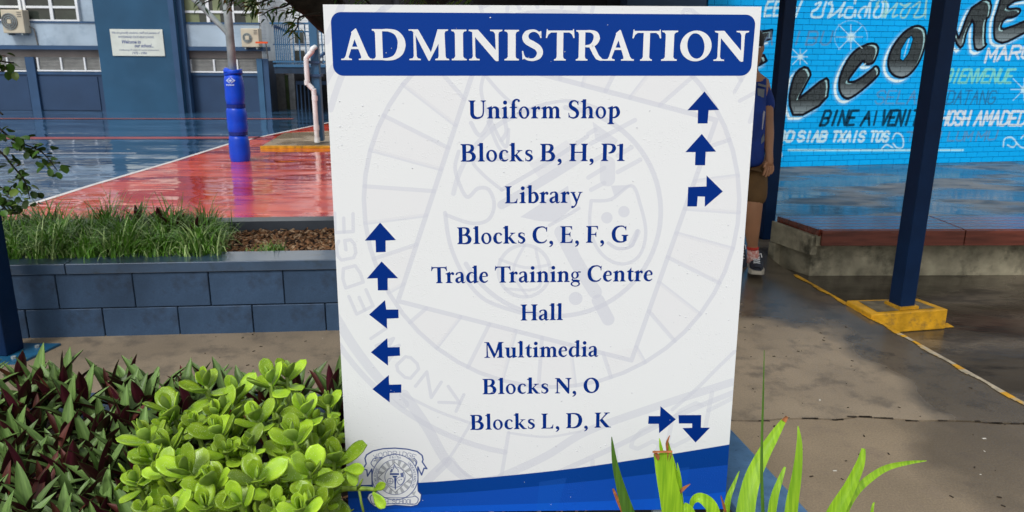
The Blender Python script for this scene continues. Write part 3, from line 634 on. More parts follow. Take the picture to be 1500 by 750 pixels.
# projecting dark blue block with the welcome plaque
YP = 24.45
Xa, Xb = fx(147.5, 100, YP), fx(263.5, 100, YP)
tw = empty('stair_block', 'dark blue rendered stair block projecting from the school building and carrying the welcome plaque', 'building', (Xa, YP, ZC))
zbox(Xa, Xb, ZC-.05, 4.1, YP, YB+.1, 'wall', M_dkblue, tw)
zbox(Xb-.16, Xb+.01, ZC-.05, 4.05, YP-.03, YP-.003, 'edge_strip', M_trimblue, tw)
zbox(Xb+.004, Xb+.16, ZC-.05, 4.0, YP+.2, YP+.42, 'downpipe', M_trimblue, tw)
q = [V(*p, YP-.03) for p in ((160.5, 42.5), (237.5, 43), (241.8, 82.5), (165, 81.8))]
pq = empty('welcome_plaque', 'cream plaque with blue lettering fixed on the dark blue stair block', 'sign', (q[3].x, YP, q[3].z))
Ipq = Matrix.Translation(-Vector(pq.location))
X0, X1 = (q[0].x+q[3].x)/2, (q[1].x+q[2].x)/2; Z0, Z1 = q[3].z, q[0].z
b = MB(); b.box((X0, YP-.03, Z0), (X1, YP-.003, Z1)); b.obj('plaque_board', M_plaque, pq, bevel=.006).matrix_local = Ipq
def bfont_text(txt, X, Z, wdt, hgt, Y, mtl, parent, Il, slant=.25, name='lettering', bold=.0):
    cu = bpy.data.curves.new(name, 'FONT'); cu.body = txt; cu.size = 1; cu.shear = slant; cu.offset = bold; cu.resolution_u = 2
    t = bpy.data.objects.new(name, cu); dg = bpy.context.evaluated_depsgraph_get()
    COL.objects.link(t); bpy.context.view_layer.update(); dg = bpy.context.evaluated_depsgraph_get(); me = bpy.data.meshes.new_from_object(t.evaluated_get(dg)); bpy.data.objects.remove(t)
    me.materials.clear(); me.materials.append(mtl); co = np.empty(len(me.vertices)*3); me.vertices.foreach_get('co', co); co = co.reshape(-1, 3)
    mn, mx = co.min(0), co.max(0); o2 = np.zeros_like(co); o2[:, 0] = X+(co[:, 0]-mn[0])/(mx[0]-mn[0])*wdt; o2[:, 2] = Z+(co[:, 1])*hgt/.72; o2[:, 1] = Y
    me.vertices.foreach_set('co', o2.ravel()); me.update(); o = link(name, me, parent); o.matrix_local = Il; return o
WQ, HQ = X1-X0, Z1-Z0
for txt, a, b_, z, h_, bd, sl_ in (('We are proudly students, staff and parents of', .04, .95, .83, .085, .01, .3), ('WOODRIDGE STATE HIGH SCHOOL', .15, .83, .67, .085, .015, .3), ('Welcome to', .21, .57, .47, .13, .03, .35),
                         ('our school...', .44, .80, .33, .13, .03, .35), ('Celebrating 25 years of student achievement', .14, .90, .2, .065, .0, .3), ('1972 - 1996', .38, .66, .07, .09, .015, .3)):
    bfont_text(txt, X0+a*WQ, Z0+z*HQ, (b_-a)*WQ, h_*HQ, YP-.033, M_plaqtext, pq, Ipq, slant=sl_, bold=bd)
# air conditioners
def aircon(x0, y0, x1, y1, fan, label, side=.34):
    Yf = YB-.14-side; X0, X1 = fx(x0, (y0+y1)/2, Yf), fx(x1, (y0+y1)/2, Yf); Z1, Z0 = V(x0, y0, Yf).z, V(x0, y1, Yf).z
    a = empty('air_conditioner', label, 'air conditioner', (X0, Yf, Z0), 'outdoor air conditioner units on the school building'); W_, H_ = X1-X0, Z1-Z0
    MB().box((0, 0, 0), (W_, side-.01, H_)).obj('casing', M_ac, a, bevel=.02)
    fr_ = min(W_, H_)*fan; cx, cz = W_*.36, H_*.5
    b = MB(); n = 20
    b.raw([(cx+fr_*math.cos(i*2*math.pi/n), -.012, cz+fr_*math.sin(i*2*math.pi/n)) for i in range(n)], [tuple(range(n))[::-1]]); b.obj('fan_opening', M_acdark, a)
    b = MB()
    for r_ in (.45, .7, .95):
        b.tube([(cx+fr_*r_*math.cos(i*2*math.pi/n), -.025, cz+fr_*r_*math.sin(i*2*math.pi/n)) for i in range(n+1)], .009, 5, False)
    for k in range(8): b.tube([(cx, -.022, cz), (cx+fr_*math.cos(k*.785), -.022, cz+fr_*math.sin(k*.785))], .006, 4)
    b.obj('fan_guard', M_galv, a); MB().box((cx-.06, -.035, cz-.06), (cx+.06, -.02, cz+.06)).obj('fan_hub', M_ac, a, bevel=.01)
    for k in range(3): MB().box((W_*.74, -.012, H_*(.88-k*.09)), (W_*.93, -.002, H_*(.91-k*.09))).obj('vent_slot', M_acdark, a)
    for xk in (.15, .8): MB().box((W_*xk, .02, -.06), (W_*xk+.04, side-.02, -.004)).obj('bracket', M_galv, a)
    b = MB(); b.tube([(W_, .25, H_*.3), (W_+.12, .28, H_*.2), (W_+.14, .32, -.35)], .02, 6); b.obj('pipe', M_acdark, a)
aircon(2.5, 14, 34.5, 48.5, .37, 'cream outdoor unit at the far left below the first floor window')
aircon(353, 41.5, 379, 69, .26, 'cream outdoor unit right of the grey goal post')
fbo = fbox(374.5, 61, 392, 63.6, YB-.6, 'orange_bar', M_orange, None, front=.02, back=.03); fbo['label'] = 'small bright orange bar sticking out beside the right air conditioner'; fbo['category'] = 'bar'
# side wall, weatherboards and balcony
YD = 26.3; XS = XR
sw_ = empty('rear_wing', 'white weatherboard rear wing behind the blue balcony', 'building', (XS, YD, ZC))
Isw = Matrix.Translation(-Vector(sw_.location))
zb0 = wz(88, YB)
zbox(XS-.35, XS+.01, zb0, 3.9, YB+.51, YD, 'side_core', M_weather, sw_)
nb_ = 21
for k in range(nb_):
    z0_ = zb0+k*.115; b = MB()
    b.box((XS+.01, YB-.1, z0_), (XS+.03, YD+.0, z0_+.108), None); b.obj('weatherboard', M_weather, sw_).matrix_local = Isw
    b = MB(); b.box((XS+.02, YD+.0, z0_), (XS+6.2, YD+.03, z0_+.108)); b.obj('weatherboard', M_weather, sw_).matrix_local = Isw
zbox(XS-.2, XS+6.2, ZC, 3.9, YD+.04, YD+.3, 'rear_wall', M_soffit, sw_)
zbox(XS+.005, XS+.02, ZC-.05, zb0-.01, YB+.0, YD, 'lower_side_wall', mat('grey_blue_side', (.06, .075, .105), .6, .1, 2), sw_)
fbox(392.5, 21, 402, 64, YD-.02, 'dark_window', M_dark, sw_, front=.03, back=.0)
fbox(391.5, 112, 397, 131, YB+.4, 'notice', M_white, sw_, front=.2, back=-.1)
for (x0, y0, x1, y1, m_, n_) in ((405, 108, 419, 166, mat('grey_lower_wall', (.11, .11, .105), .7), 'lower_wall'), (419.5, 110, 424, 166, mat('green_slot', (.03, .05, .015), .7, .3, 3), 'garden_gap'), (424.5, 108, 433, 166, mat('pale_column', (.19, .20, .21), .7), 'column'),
                             (433.5, 108, 490, 168, M_dark, 'recess_shade'), (404, 167, 432, 172, M_conc, 'step')):  # under the balcony: flat panel, its deep shade put into the near-black colour
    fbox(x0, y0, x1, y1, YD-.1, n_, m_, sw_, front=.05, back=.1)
for k in range(7): fbox(435+k*5.5, 122, 437+k*5.5, 162, YD-.3, 'screen_bar', M_trimblue, sw_, front=.03, back=.03)
fbox(434, 119, 480, 124, YD-.3, 'screen_rail', M_trimblue, sw_, front=.05, back=.05)
for (x0, y0, x1, y1) in ((432, 44, 444, 63), (432, 74, 446, 88)): fbox(x0, y0, x1, y1, YD-.05, 'pane', M_glass, sw_, front=.03, back=.02)
bal = empty('balcony', 'blue steel balcony with thin railings right of the school building', 'balcony', (XS, 24.2, 0)); Ybal = 24.2
def bbox(x0, y0, x1, y1, Y, n_, m_, fr=.03, bk=.03): return fbox(x0, y0, x1, y1, Y, n_, m_, bal, front=fr, back=bk)
bbox(401, 95, 520, 98.5, Ybal, 'deck_edge', M_midblue, .03, 1.6); bbox(402, 98.8, 520, 108, Ybal, 'deck_beam', mat('beam_navy', (.012, .03, .06), .6), 0, 1.6)
bbox(395, 33, 520, 35.8, Ybal, 'rail', M_midblue); bbox(400, 89.5, 520, 91.8, Ybal, 'rail', M_midblue); bbox(420, 45.5, 520, 47.6, Ybal+.4, 'rail', M_midblue); bbox(400, 64.5, 520, 66.4, Ybal+.9, 'rail', M_trimblue)
k = 0; x = 403.0
while x < 425:
    bbox(x, 36, x+1.5, 94, Ybal+.1, 'baluster', M_midblue, .012, .012); x += 2.9
for x in (429, 438, 447, 471, 480): bbox(x, 36, x+1.6, 94, Ybal+.1, 'baluster', M_midblue, .012, .012)
b = MB(); b.tube([V(401, 38, Ybal), V(423, 47, Ybal+.3)], .04, 6); b.obj('brace', M_trimblue, bal).matrix_local = Matrix.Translation(-Vector(bal.location))
b = MB(); b.tube([V(464, 87, Ybal), V(476, 77, Ybal)], .05, 6); b.obj('brace', M_trimblue, bal).matrix_local = Matrix.Translation(-Vector(bal.location))
# slab, post and white downpipe
sl3 = [G(*p, ZC+.05) for p in ((383, 214), (520, 214.5), (520, 190), (416, 194.5))]; sc0 = sl3[0]
ss = empty('concrete_island', 'raised tan concrete slab with yellow front edge under the blue column', 'slab', (sc0.x, sc0.y, ZC)); Is = Matrix.Translation(-Vector(ss.location))
MB().prism([Vector((p.x, p.y, ZC+.006)) for p in sl3], sl3).obj('slab', mat('tan_wet_slab', (.34, .26, .17), .4, .15, 2, .1, 20, wet=(.12, .85)), ss).matrix_local = Is
ye = [sl3[0], sl3[1]]; b = MB(); fl_ = [sl3[0]+Vector((-.02, -.03, 0)), sl3[1]+Vector((0, -.03, 0)), sl3[1]+Vector((0, .09, 0)), sl3[0]+Vector((.10, .09, 0))]; b.prism([Vector((p.x, p.y, ZC+.006)) for p in fl_], [Vector((p.x, p.y, ZC+.054)) for p in fl_]); b.obj('yellow_edge', M_yellow, ss).matrix_local = Is
cb = V(469, 207, sc0.y+.6); bp_ = empty('blue_column', 'tall blue steel column beside the white downpipe', 'column', (cb.x, cb.y, ZC+.1)); Y3 = cb.y
MB().box((-.085, -.085, 0), (.085, .085, 5.5)).obj('shaft', M_midblue, bp_, bevel=.01)
for z in (1.35, 1.62): MB().box((-.13, -.13, z), (.12, .12, z+.05)).obj('clamp', M_trimblue, bp_)
dp = [V(*p, Y3-.2) for p in ((457.5, 72), (456.5, 76), (449.5, 84), (448.5, 90), (450.5, 120), (452, 124), (458.5, 131), (460, 137), (464.5, 206))]
dpo = empty('downpipe', 'white plastic downpipe with two bends in front of the blue column', 'pipe', tuple(dp[-1]))
b = MB(); b.tube([Vector(q) for q in catmull([tuple(q) for q in [dp[0]+Vector((.03, .12, .04))]+dp], None, 5)[0]], .052, 12); b.obj('pipe', M_pvc, dpo, smooth=True).matrix_local = Matrix.Translation(-dp[-1])
for (x, y) in ((450, 121), (461, 144), (463.5, 187), (464.7, 205)):
    c = V(x, y, Y3-.2); b = MB(); b.tube([c+Vector((0, 0, -.05)), c+Vector((0, 0, .05))], .06, 12); b.obj('pipe_collar', M_pvc, dpo).matrix_local = Matrix.Translation(-dp[-1])
# goal post with blue pads
gp = G(352.5, 236, ZC); go = empty('goal_post', 'grey steel basketball post with a side brace standing on the red court', 'post', tuple(gp)); Ig = Matrix.Translation(-gp)
b = MB(); b.tube([(0, 0, 0), (0, 0, 5.2)], .073, 14); b.obj('pole', M_galv, go, smooth=True)
pj = V(338.5, 46, gp.y)-gp; pe = V(276, -8, gp.y)-gp
b = MB(); b.tube([Vector((0, 0, pj.z-.12)), Vector((-.06, 0, pj.z)), Vector((pj.x*.2+pe.x*.8, 0, pj.z*.2+pe.z*.8)), pe, pe+(pe-pj)*.8], .048, 10); b.obj('brace', M_galv, go, smooth=True)
pad = empty('post_padding', 'bright blue vinyl padding wrapped round the foot of the goal post', 'padding', tuple(gp))
def padz(y): return V(345, y, gp.y).z-gp.z
zs_ = [padz(239)+.0, padz(198), padz(195), padz(156.5), padz(154), padz(109), padz(107), padz(102)]
for k, (za, zb_, rr) in enumerate(((zs_[0], zs_[1], .185), (zs_[2]-.02, zs_[3], .18), (zs_[4]-.02, zs_[5], .17), (zs_[6]-.03, zs_[7], .165))):
    n = 9; b = MB(); pts = []; rs = []
    for i in range(n):
        t = i/(n-1); z = za+(zb_-za)*t; pts.append((random.uniform(-.004, .004), 0, z)); rs.append(rr*(1-.14*max(0, abs(t-.5)*2-.6)/.4)+random.uniform(-.004, .004))
    b.tube(pts, rs, 16); b.obj('pad_section', M_pad, pad, smooth=True)
for zc_ in (zs_[2], zs_[4]-.01): b = MB(); b.tube([(0, 0, zc_-.03), (0, 0, zc_+.03)], .168, 16); b.obj('pad_strap', mat('dark_pad_strap', (.003, .02, .2), .5), pad)
def padpt(x, y, rr=.176):
    z = padz(y); dx = V(x, y, gp.y-.17).x-gp.x; dx = max(-rr*.97, min(rr*.97, dx)); return Vector((dx, -math.sqrt(rr*rr-dx*dx)-.004, z))
def padribbon(name, polys):
    b = MB()
    for L in polys: b.raw([padpt(*p) for p in L], [tuple(range(len(L)))])
    return b.obj(name, M_logo, pad)
cx, cy = 337.5, 117.5
padribbon('logo', [[(cx+a, cy+b_), (cx+c_, cy+d_), (cx+e_, cy+f_), (cx+g_, cy+h_)] for a, b_, c_, d_, e_, f_, g_, h_ in
  ((-7, 0, -1, -4.5, -1, -3, -4.5, 0), (7, 0, 1, -4.5, 1, -3, 4.5, 0), (-7, 0, -1, 4, -1, 2.6, -4.5, 0), (7, 0, 1, 4, 1, 2.6, 4.5, 0), (-3, 0, 0, -2, 3, 0, 0, 1.8))]
  + [[(331+k*2.1, 122.8), (332.4+k*2.1, 122.8), (332.4+k*2.1, 124.8), (331+k*2.1, 124.8)] for k in range(6)])
# ------------------------------------------------------------------ the sign board
SW, SH = .90, 1.154
def rot3(y, p, r): return Matrix.Rotation(y, 3, 'Z') @ Matrix.Rotation(p, 3, 'X') @ Matrix.Rotation(r, 3, 'Y')
MS = rot3(R(1.41), R(-2.02), R(-.2)).to_4x4(); MS.translation = Vector((.0636, 1.6329, 1.0648))
sn = -(MS.to_3x3() @ Vector((0, 1, 0))); so_ = MS.translation; MSi = MS.inverted()
def SG(x, y):
    p = MSi @ P(x, y, so_, sn); return (p.x, p.z)
sign = empty('direction_sign', 'large white school direction sign titled with administration and listing blocks with blue arrows', 'sign', M=Matrix.Translation(MS @ Vector((0, 0, -SH/2))))
ISg = Matrix.Translation(MS @ Vector((0, 0, -SH/2))).inverted() @ MS
wt = lin((233, 234, 236)); white = (.735, .75, .765)
wm = (.555, .57, .645); wmf = (.715, .715, .738)
BC = Canvas(-SW/2, SW/2, -SH/2, SH/2, 2000, white)
def bs(pts, wpx, col=wm, alpha=.75, smooth=True, closed=False):
    if closed: pts = list(pts)+[pts[0]]
    if smooth and len(pts) > 2: pts = catmull(pts, n=6)[0]
    BC.stroke([SG(*p) for p in pts], wpx*.0015, col, alpha)
def circ(cx, cy, r, a0=0, a1=360, n=48): return [(cx+r*math.cos(R(a0+(a1-a0)*i/n)), cy+r*math.sin(R(a0+(a1-a0)*i/n))) for i in range(n+1)]
def bfill(pts, col=wm, alpha=.6): BC.fill([SG(*p) for p in pts], col, alpha)
CX, CY, RO = 808, 292, 275
sq = [(1049, 176), (925, 528), (583, 441), (700, 84)]
def sqhit(a):
    dx, dy = math.cos(a), math.sin(a); best = None
    for (ax, ay), (bx2, by2) in zip(sq, sq[1:]+sq[:1]):
        ex, ey = bx2-ax, by2-ay; det = dx*(-ey)+ex*dy
        if abs(det) < 1e-9: continue
        t = ((ax-CX)*(-ey)+ex*(ay-CY))/det; u = (dx*(ay-CY)-dy*(ax-CX))/det
        if t > 0 and 0 <= u <= 1: best = t
    return (CX+dx*best, CY+dy*best)
angs = [i*360/32+4 for i in range(32)]
for i, a in enumerate(angs):
    p = sqhit(R(a)); q = (CX+RO*math.cos(R(a)), CY+RO*math.sin(R(a))); a2 = angs[(i+1) % 32]
    if math.dist(p, q) > 12: bs([p, q], 6, alpha=.5, smooth=False)
    if i % 2: p2 = sqhit(R(a2)); bfill([p, q]+circ(CX, CY, RO, a, a+360/32, 4)[1:]+[p2], wmf, .6)
bs(circ(CX, CY, RO), 6.5, alpha=.6, smooth=False); bs(sq, 7, alpha=.6, smooth=False, closed=True)
bs(circ(CX-4, CY+4, 372, 100, 260), 9, smooth=False, alpha=.5); bs(circ(815, 310, 153, -85, 150), 7, smooth=False, alpha=.6); bs(circ(815, 310, 153, 190, 262, 12), 7, smooth=False, alpha=.5)
# ring lettering
def ringtext(s_, cx, cy, r, a0, a1, hpx, wpx, col, alpha, cnv=BC, cw=None, inward=False):
    n = len(s_)
    for i, c in enumerate(s_):
        a = R(a0+(a1-a0)*(i+.5)/n); w_ = (cw or hpx*.62)
        for st in strokes(c):
            pts = []
            for (u, v) in st:
                du = (u-.5)*w_; rr = r+(v if not inward else -v)*hpx; aa = a+(du/r if not inward else -du/r)
                pts.append((cx+rr*math.cos(aa), cy+rr*math.sin(aa)))
            bs(pts, wpx, col, alpha, smooth=False)
ringtext('KNOWLEDGE', 800, 322, 283, 114, 183, 27, 5, wm, .6, cw=26)
ringtext('STAND', 800, 300, 322, -56, -12, 34, 5.5, wm, .5, cw=34)
ringtext('FAITH', 800, 300, 290, -110, -75, 30, 5.5, wm, .5)
for i, (c, x, y) in enumerate((('S', 945, 652), ('C', 1003, 622), ('H', 1060, 590))):
    for st in strokes(c): bs([(x+(u-.5)*44+(v-.5)*10, y-(v-.5)*52-(u-.5)*22) for u, v in st], 7, alpha=.42, smooth=False)
for st in strokes('H'): bs([(885+(u-.5)*34, 690-(v-.5)*44-(u-.5)*14) for u, v in st], 7, alpha=.4, smooth=False)
for L, w_ in (([(489, 460), (520, 510), (556, 556), (592, 592)], 15), ([(592, 578), (625, 625), (655, 676), (690, 705)], 16), ([(655, 676), (630, 700), (612, 722)], 15), ([(592, 578), (640, 602), (690, 620)], 5), ([(690, 620), (660, 668), (640, 690)], 5),
              ([(735, 698), (800, 668), (860, 632), (960, 596), (1072, 560)], 13), ([(800, 700), (900, 655), (990, 610), (1074, 575)], 9), ([(985, 600), (1020, 570), (1050, 540), (1076, 515)], 6), ([(745, 634), (735, 695)], 6), ([(745, 634), (800, 640), (850, 632)], 4),
              ([(662, 672), (690, 700), (735, 697)], 5), ([(478, 60), (500, 10)], 10), ([(484, 160), (500, 112), (520, 70), (560, 14)], 9)):
    bs(L, w_, alpha=.5)
# torch, books, mask and ball emblem inside the circle
for L, w_ in (([(708, 112), (705, 135), (716, 170), (740, 215), (745, 190)], 5), ([(712, 112), (735, 138), (760, 160)], 5), ([(672, 222), (667, 250), (683, 288), (700, 276), (716, 278), (724, 300), (715, 322), (690, 327), (654, 315)], 5.5),
              ([(652, 312), (660, 360), (682, 408), (712, 440), (762, 458)], 6), ([(690, 180), (705, 198), (730, 160), (742, 190), (735, 205)], 6), ([(715, 178), (730, 215), (745, 232), (695, 235), (707, 255), (735, 278)], 5), ([(735, 278), (800, 240), (860, 200)], 6),
              ([(760, 165), (800, 152), (840, 148), (880, 160)], 4.5), ([(735, 300), (800, 262), (848, 232)], 13), ([(805, 330), (832, 315), (848, 305)], 5)):
    bs(L, w_, alpha=.6)
bfill([(762, 318), (832, 272), (838, 305), (815, 325), (790, 324)]); bfill([(775, 240), (830, 205), (845, 225), (790, 262)], alpha=.3)
bs([(822, 340), (845, 385), (872, 428)], 20, alpha=.55); bs([(876, 440), (891, 468)], 19, alpha=.6); bs([(843, 437), (843.5, 437.5)], 20, alpha=.6, smooth=False)
bs(circ(768, 397, 38), 5.5, smooth=False, alpha=.55); bs([(732, 380), (770, 392), (804, 388)], 4.5, alpha=.5); bs([(768, 360), (752, 398), (772, 434)], 4.5, alpha=.5); bs([(740, 423), (790, 420), (785, 365)], 4.5, alpha=.5)
mask_ = [(866, 294), (895, 292), (925, 272), (938, 300), (946, 340), (938, 372), (918, 386), (894, 382), (874, 362), (864, 330)]
bs(mask_, 5, alpha=.6, closed=True); bfill(circ(889, 319, 8.5, n=14)); bfill(circ(914, 310, 8.5, n=14)); bfill([(895, 272), (925, 271), (900, 288)]); bs([(891, 356), (905, 364), (925, 360), (934, 338)], 5); bs([(925, 358), (934, 340)], 9, alpha=.5)
bs([(890, 240), (890, 262)], 22, alpha=.5)
for a, b_ in (((862, 196), (872, 190)), ((866, 210), (930, 176)), ((862, 260), (885, 246)), ((905, 252), (938, 234)), ((866, 278), (885, 268)), ((905, 228), (925, 216)), ((868, 236), (886, 226))): bs([a, b_], 6.5, smooth=False, alpha=.5)
bfill([(868, 178), (905, 205), (900, 215), (872, 205)], alpha=.5)
# blue waves along the bottom
def poly_px(L): bfill(L, L and col_, 1)
top = catmull([(505, 711.5), (560, 709.5), (622, 706.7), (688, 701.6), (780, 693), (860, 683.6), (959, 669), (1075, 650)], n=5)[0]
mid = catmull([(505, 730), (560, 729), (622, 724.5), (700, 720), (860, 705.2), (960, 693.5), (1075, 680)], n=5)[0]
low = catmull([(505, 750), (622, 743), (740, 739), (860, 735), (987, 728.5), (1075, 719)], n=5)[0]
bt_ = [(1080, 775), (500, 775)]
bfill(top+bt_, lin((6, 58, 138)), 1); bfill(mid+bt_, lin((8, 72, 170)), 1); bfill(low+bt_, lin((8, 84, 196)), 1)
for L in ([(790, 706), (830, 700), (812, 760), (785, 760)], [(960, 690), (1010, 684), (1000, 760), (960, 760)]): bfill(L, lin((10, 96, 190)), .22)
# school crest
K = lambda L: [(520+a/6.817, 640+b/6.817) for a, b in L]
kb_ = lin((24, 60, 130)); kw = (.75, .765, .785); kg = lin((168, 172, 178))
rib = K([(100, 215), (115, 180), (180, 140), (280, 118), (400, 112), (520, 122), (620, 145), (670, 185), (680, 225), (672, 250), (718, 318), (690, 312), (665, 380), (628, 300), (628, 470), (632, 540), (665, 575), (655, 640), (625, 680), (560, 695), (400, 682), (300, 695), (200, 700), (150, 660), (120, 610), (135, 570), (185, 545), (172, 480), (168, 320), (125, 392), (118, 330), (80, 320), (112, 268)])
bfill(rib, kw, 1); bs(rib, 2.2, kb_, .95, smooth=False, closed=True)
bs(K([(190, 240), (300, 205), (400, 195), (500, 205), (600, 240), (605, 290)]), 1.4, kb_, .9); bs(K([(185, 300), (160, 265), (175, 235), (195, 215), (300, 205)]), 1.4, kb_, .9); bs(K([(600, 300), (618, 250), (590, 210)]), 1.4, kb_, .9)
for sx_ in (((195, 215), (250, 225), (225, 285)), ((540, 225), (600, 215), (575, 285)), ((185, 520), (245, 560), (200, 590)), ((560, 560), (610, 540), (590, 590))): bfill(K(sx_), kg, .9)
kc = K([(400, 402)])[0]; ks = 1/6.817
def kcirc(r, *a): return circ(kc[0], kc[1], r*ks, *a)
bfill(kcirc(232), kw, 1)
for r_, w_ in ((228, 1.5), (175, 1.0)): bs(kcirc(r_), w_, kb_, .85, smooth=False)
for i in range(32):
    if i % 2: bfill(kcirc(172, i*11.25, i*11.25+11.25, 3)+kcirc(118, i*11.25+11.25, i*11.25, 3), kg, 1)
dia = K([(400, 255), (565, 402), (400, 555), (235, 402)]); bfill(dia, kw, 1); bs(dia, 1.1, lin((110, 115, 130)), .9, smooth=False, closed=True)
bs(kcirc(102), 1.1, kb_, .8, smooth=False)
bfill(K([(348, 362), (440, 362), (440, 380), (348, 380)]), kb_, 1); bfill(K([(372, 388), (425, 388), (414, 408), (384, 408)]), kb_, 1); bfill(K([(391, 410), (412, 410), (408, 525), (398, 525)]), kb_, 1)
bs(K([(352, 355), (365, 325), (385, 318), (392, 275), (410, 310), (428, 325), (432, 352)]), 1.2, kb_, .9); bfill(K([(350, 345), (368, 315), (380, 340), (365, 358)]), kb_, .8)
bs([(p[0], p[1]) for p in circ(*K([(352, 442)])[0], 29*ks, n=14)], 1.1, kb_, .8, smooth=False); bs(K([(325, 440), (380, 446)]), .8, kb_); bs(K([(352, 412), (350, 472)]), .8, kb_)
bs(K([(415, 420), (445, 400), (490, 405), (480, 455), (450, 478), (425, 455)]), 1.1, kb_, .8, closed=True); bfill(K([(450, 365), (485, 352), (488, 395), (462, 400)]), kb_, .85); bfill(circ(*K([(440, 432)])[0], 7*ks, n=8), kb_, .8); bfill(circ(*K([(462, 425)])[0], 7*ks, n=8), kb_, .8)
def arcword(s_, cx, cy, r, a0, a1, hh, ww, wpx):
    n = len(s_)
    for i, c in enumerate(s_):
        a = R(a0+(a1-a0)*(i+.5)/n)
        for st in strokes(c): bs([(cx+(r+v*hh)*math.cos(a+(u-.5)*ww/r), cy+(r+v*hh)*math.sin(a+(u-.5)*ww/r)) for u, v in st], wpx, kb_, .9, smooth=False)
wc = K([(398, 760)])[0]; arcword('WOODRIDGE', wc[0], wc[1], 575*ks, -111, -69, 42*ks, 34*ks, .75)
arcword('FAITH', kc[0], kc[1], 188*ks, -106, -74, 22*ks, 15*ks, .6); arcword('UNDERSTANDING', kc[0], kc[1], 186*ks, -48, 32, 24*ks, 13*ks, .6); arcword('KNOWLEDGE', kc[0], kc[1], 186*ks, 148, 208, 24*ks, 14*ks, .6)
bs(K([(150, 600), (170, 660), (230, 680), (330, 668), (460, 668), (600, 670), (632, 620), (600, 590)]), 1.4, kb_, .9); bs(K([(150, 600), (175, 580), (230, 600), (330, 608), (460, 608), (560, 600), (600, 590)]), 1.2, kb_, .9)
for i, c in enumerate('HIGH SCHOOL'):
    for st in strokes(c): bs(K([(195+i*36+(u)*27, 668-v*42-4*math.sin(i/10*3.14)) for u, v in st]), .8, kb_, .9, smooth=False)
bim = BC.image('board_print'); bim.colorspace_settings.name = 'Linear Rec.709'

def board_mat():
    m = bpy.data.materials.new('printed_board'); m.use_nodes = True; t = m.node_tree; N = t.nodes; L = t.links; b = N['Principled BSDF']
    uv = N.new('ShaderNodeTexCoord'); mp = N.new('ShaderNodeSeparateXYZ'); cb = N.new('ShaderNodeCombineXYZ'); ad = N.new('ShaderNodeMapping')
    L.new(uv.outputs['Object'], mp.inputs[0]); L.new(mp.outputs[0], cb.inputs[0]); L.new(mp.outputs[2], cb.inputs[1])
    ad.inputs['Scale'].default_value = (1/SW, 1/SH, 1); ad.inputs['Location'].default_value = (.5, .5, 0); L.new(cb.outputs[0], ad.inputs[0])
    ti = N.new('ShaderNodeTexImage'); ti.image = bim; ti.extension = 'EXTEND'; L.new(ad.outputs[0], ti.inputs[0]); L.new(ti.outputs[0], b.inputs['Base Color'])
    n = N.new('ShaderNodeTexVoronoi'); n.inputs['Scale'].default_value = 230; L.new(uv.outputs['Object'], n.inputs['Vector'])
    n2 = N.new('ShaderNodeTexNoise'); n2.inputs['Scale'].default_value = 9; n2.inputs['Detail'].default_value = 3; L.new(uv.outputs['Object'], n2.inputs['Vector'])
    mr = N.new('ShaderNodeMapRange'); mr.inputs[1].default_value = 0; mr.inputs[2].default_value = .35; mr.inputs[3].default_value = 1; mr.inputs[4].default_value = 0; L.new(n.outputs['Distance'], mr.inputs[0])
    r2 = N.new('ShaderNodeMapRange'); r2.inputs[1].default_value = .42; r2.inputs[2].default_value = .6; L.new(n2.outputs[0], r2.inputs[0]); mu_ = N.new('ShaderNodeMath'); mu_.operation = 'MULTIPLY'; L.new(mr.outputs[0], mu_.inputs[0]); L.new(r2.outputs[0], mu_.inputs[1])
    bp = N.new('ShaderNodeBump'); bp.inputs['Strength'].default_value = .45; bp.inputs['Distance'].default_value = .0012; L.new(mu_.outputs[0], bp.inputs['Height']); L.new(bp.outputs[0], b.inputs['Normal'])
    b.inputs['Roughness'].default_value = .42; b.inputs['Specular IOR Level'].default_value = .2; return m
M_board = board_mat()
b = MB(); b.box((-SW/2, 0, -SH/2), (SW/2, .006, SH/2)); b.obj('board', M_board, sign).matrix_local = ISg
M_banner = mat('banner_blue_print', (.0, .036, .255), .4, .03, 3, .35, 260, bdist=.0008, spec=.12); M_ink = mat('blue_ink', (.0, .024, .20), .5, .03, 3, .2, 260, bdist=.0006, spec=.08); M_wink = mat('white_ink', (.74, .755, .77), .4, .02, 5, .3, 260, bdist=.0008)
def flat(name, polys, off, mtl, **pr):
    """flat print pieces on the board; pieces sit a few hundredths of a millimetre above each other"""
    b = MB()
    for k, L in enumerate(polys):
        tri = tessellate_polygon([[Vector((u, v, 0)) for u, v in L]]); y = -off-.00002*(k % 9)
        b.raw([(u, y, v) for u, v in L], tri)
    me = b.mesh(name, mtl); bm = bmesh.new(); bm.from_mesh(me)
    for f in bm.faces:
        f.normal_update()
        if f.normal.y > 0: f.normal_flip()
    bm.to_mesh(me); bm.free(); o = link(name, me, sign, **pr); o.matrix_local = ISg; return o
# banner with round corners
tl, tr, br_, bl_ = SG(484, 17.5), SG(1107.5, 21.5), SG(1099.5, 111), SG(488.5, 111)
def rrect(c, r):
    L = []
    for i in range(4):
        p, q, n_x = Vector(c[i-1]), Vector(c[i]), Vector(c[(i+1) % 4]); a = (p-q).normalized(); d = (n_x-q).normalized()
        for k in range(9):
            t = math.pi/2*k/8; L.append(tuple(q + a*r*(1-math.sin(t)) + d*r*(1-math.cos(t))))
    return L
flat('banner', [rrect([tl, tr, br_, bl_], .021)], .0002, M_banner)

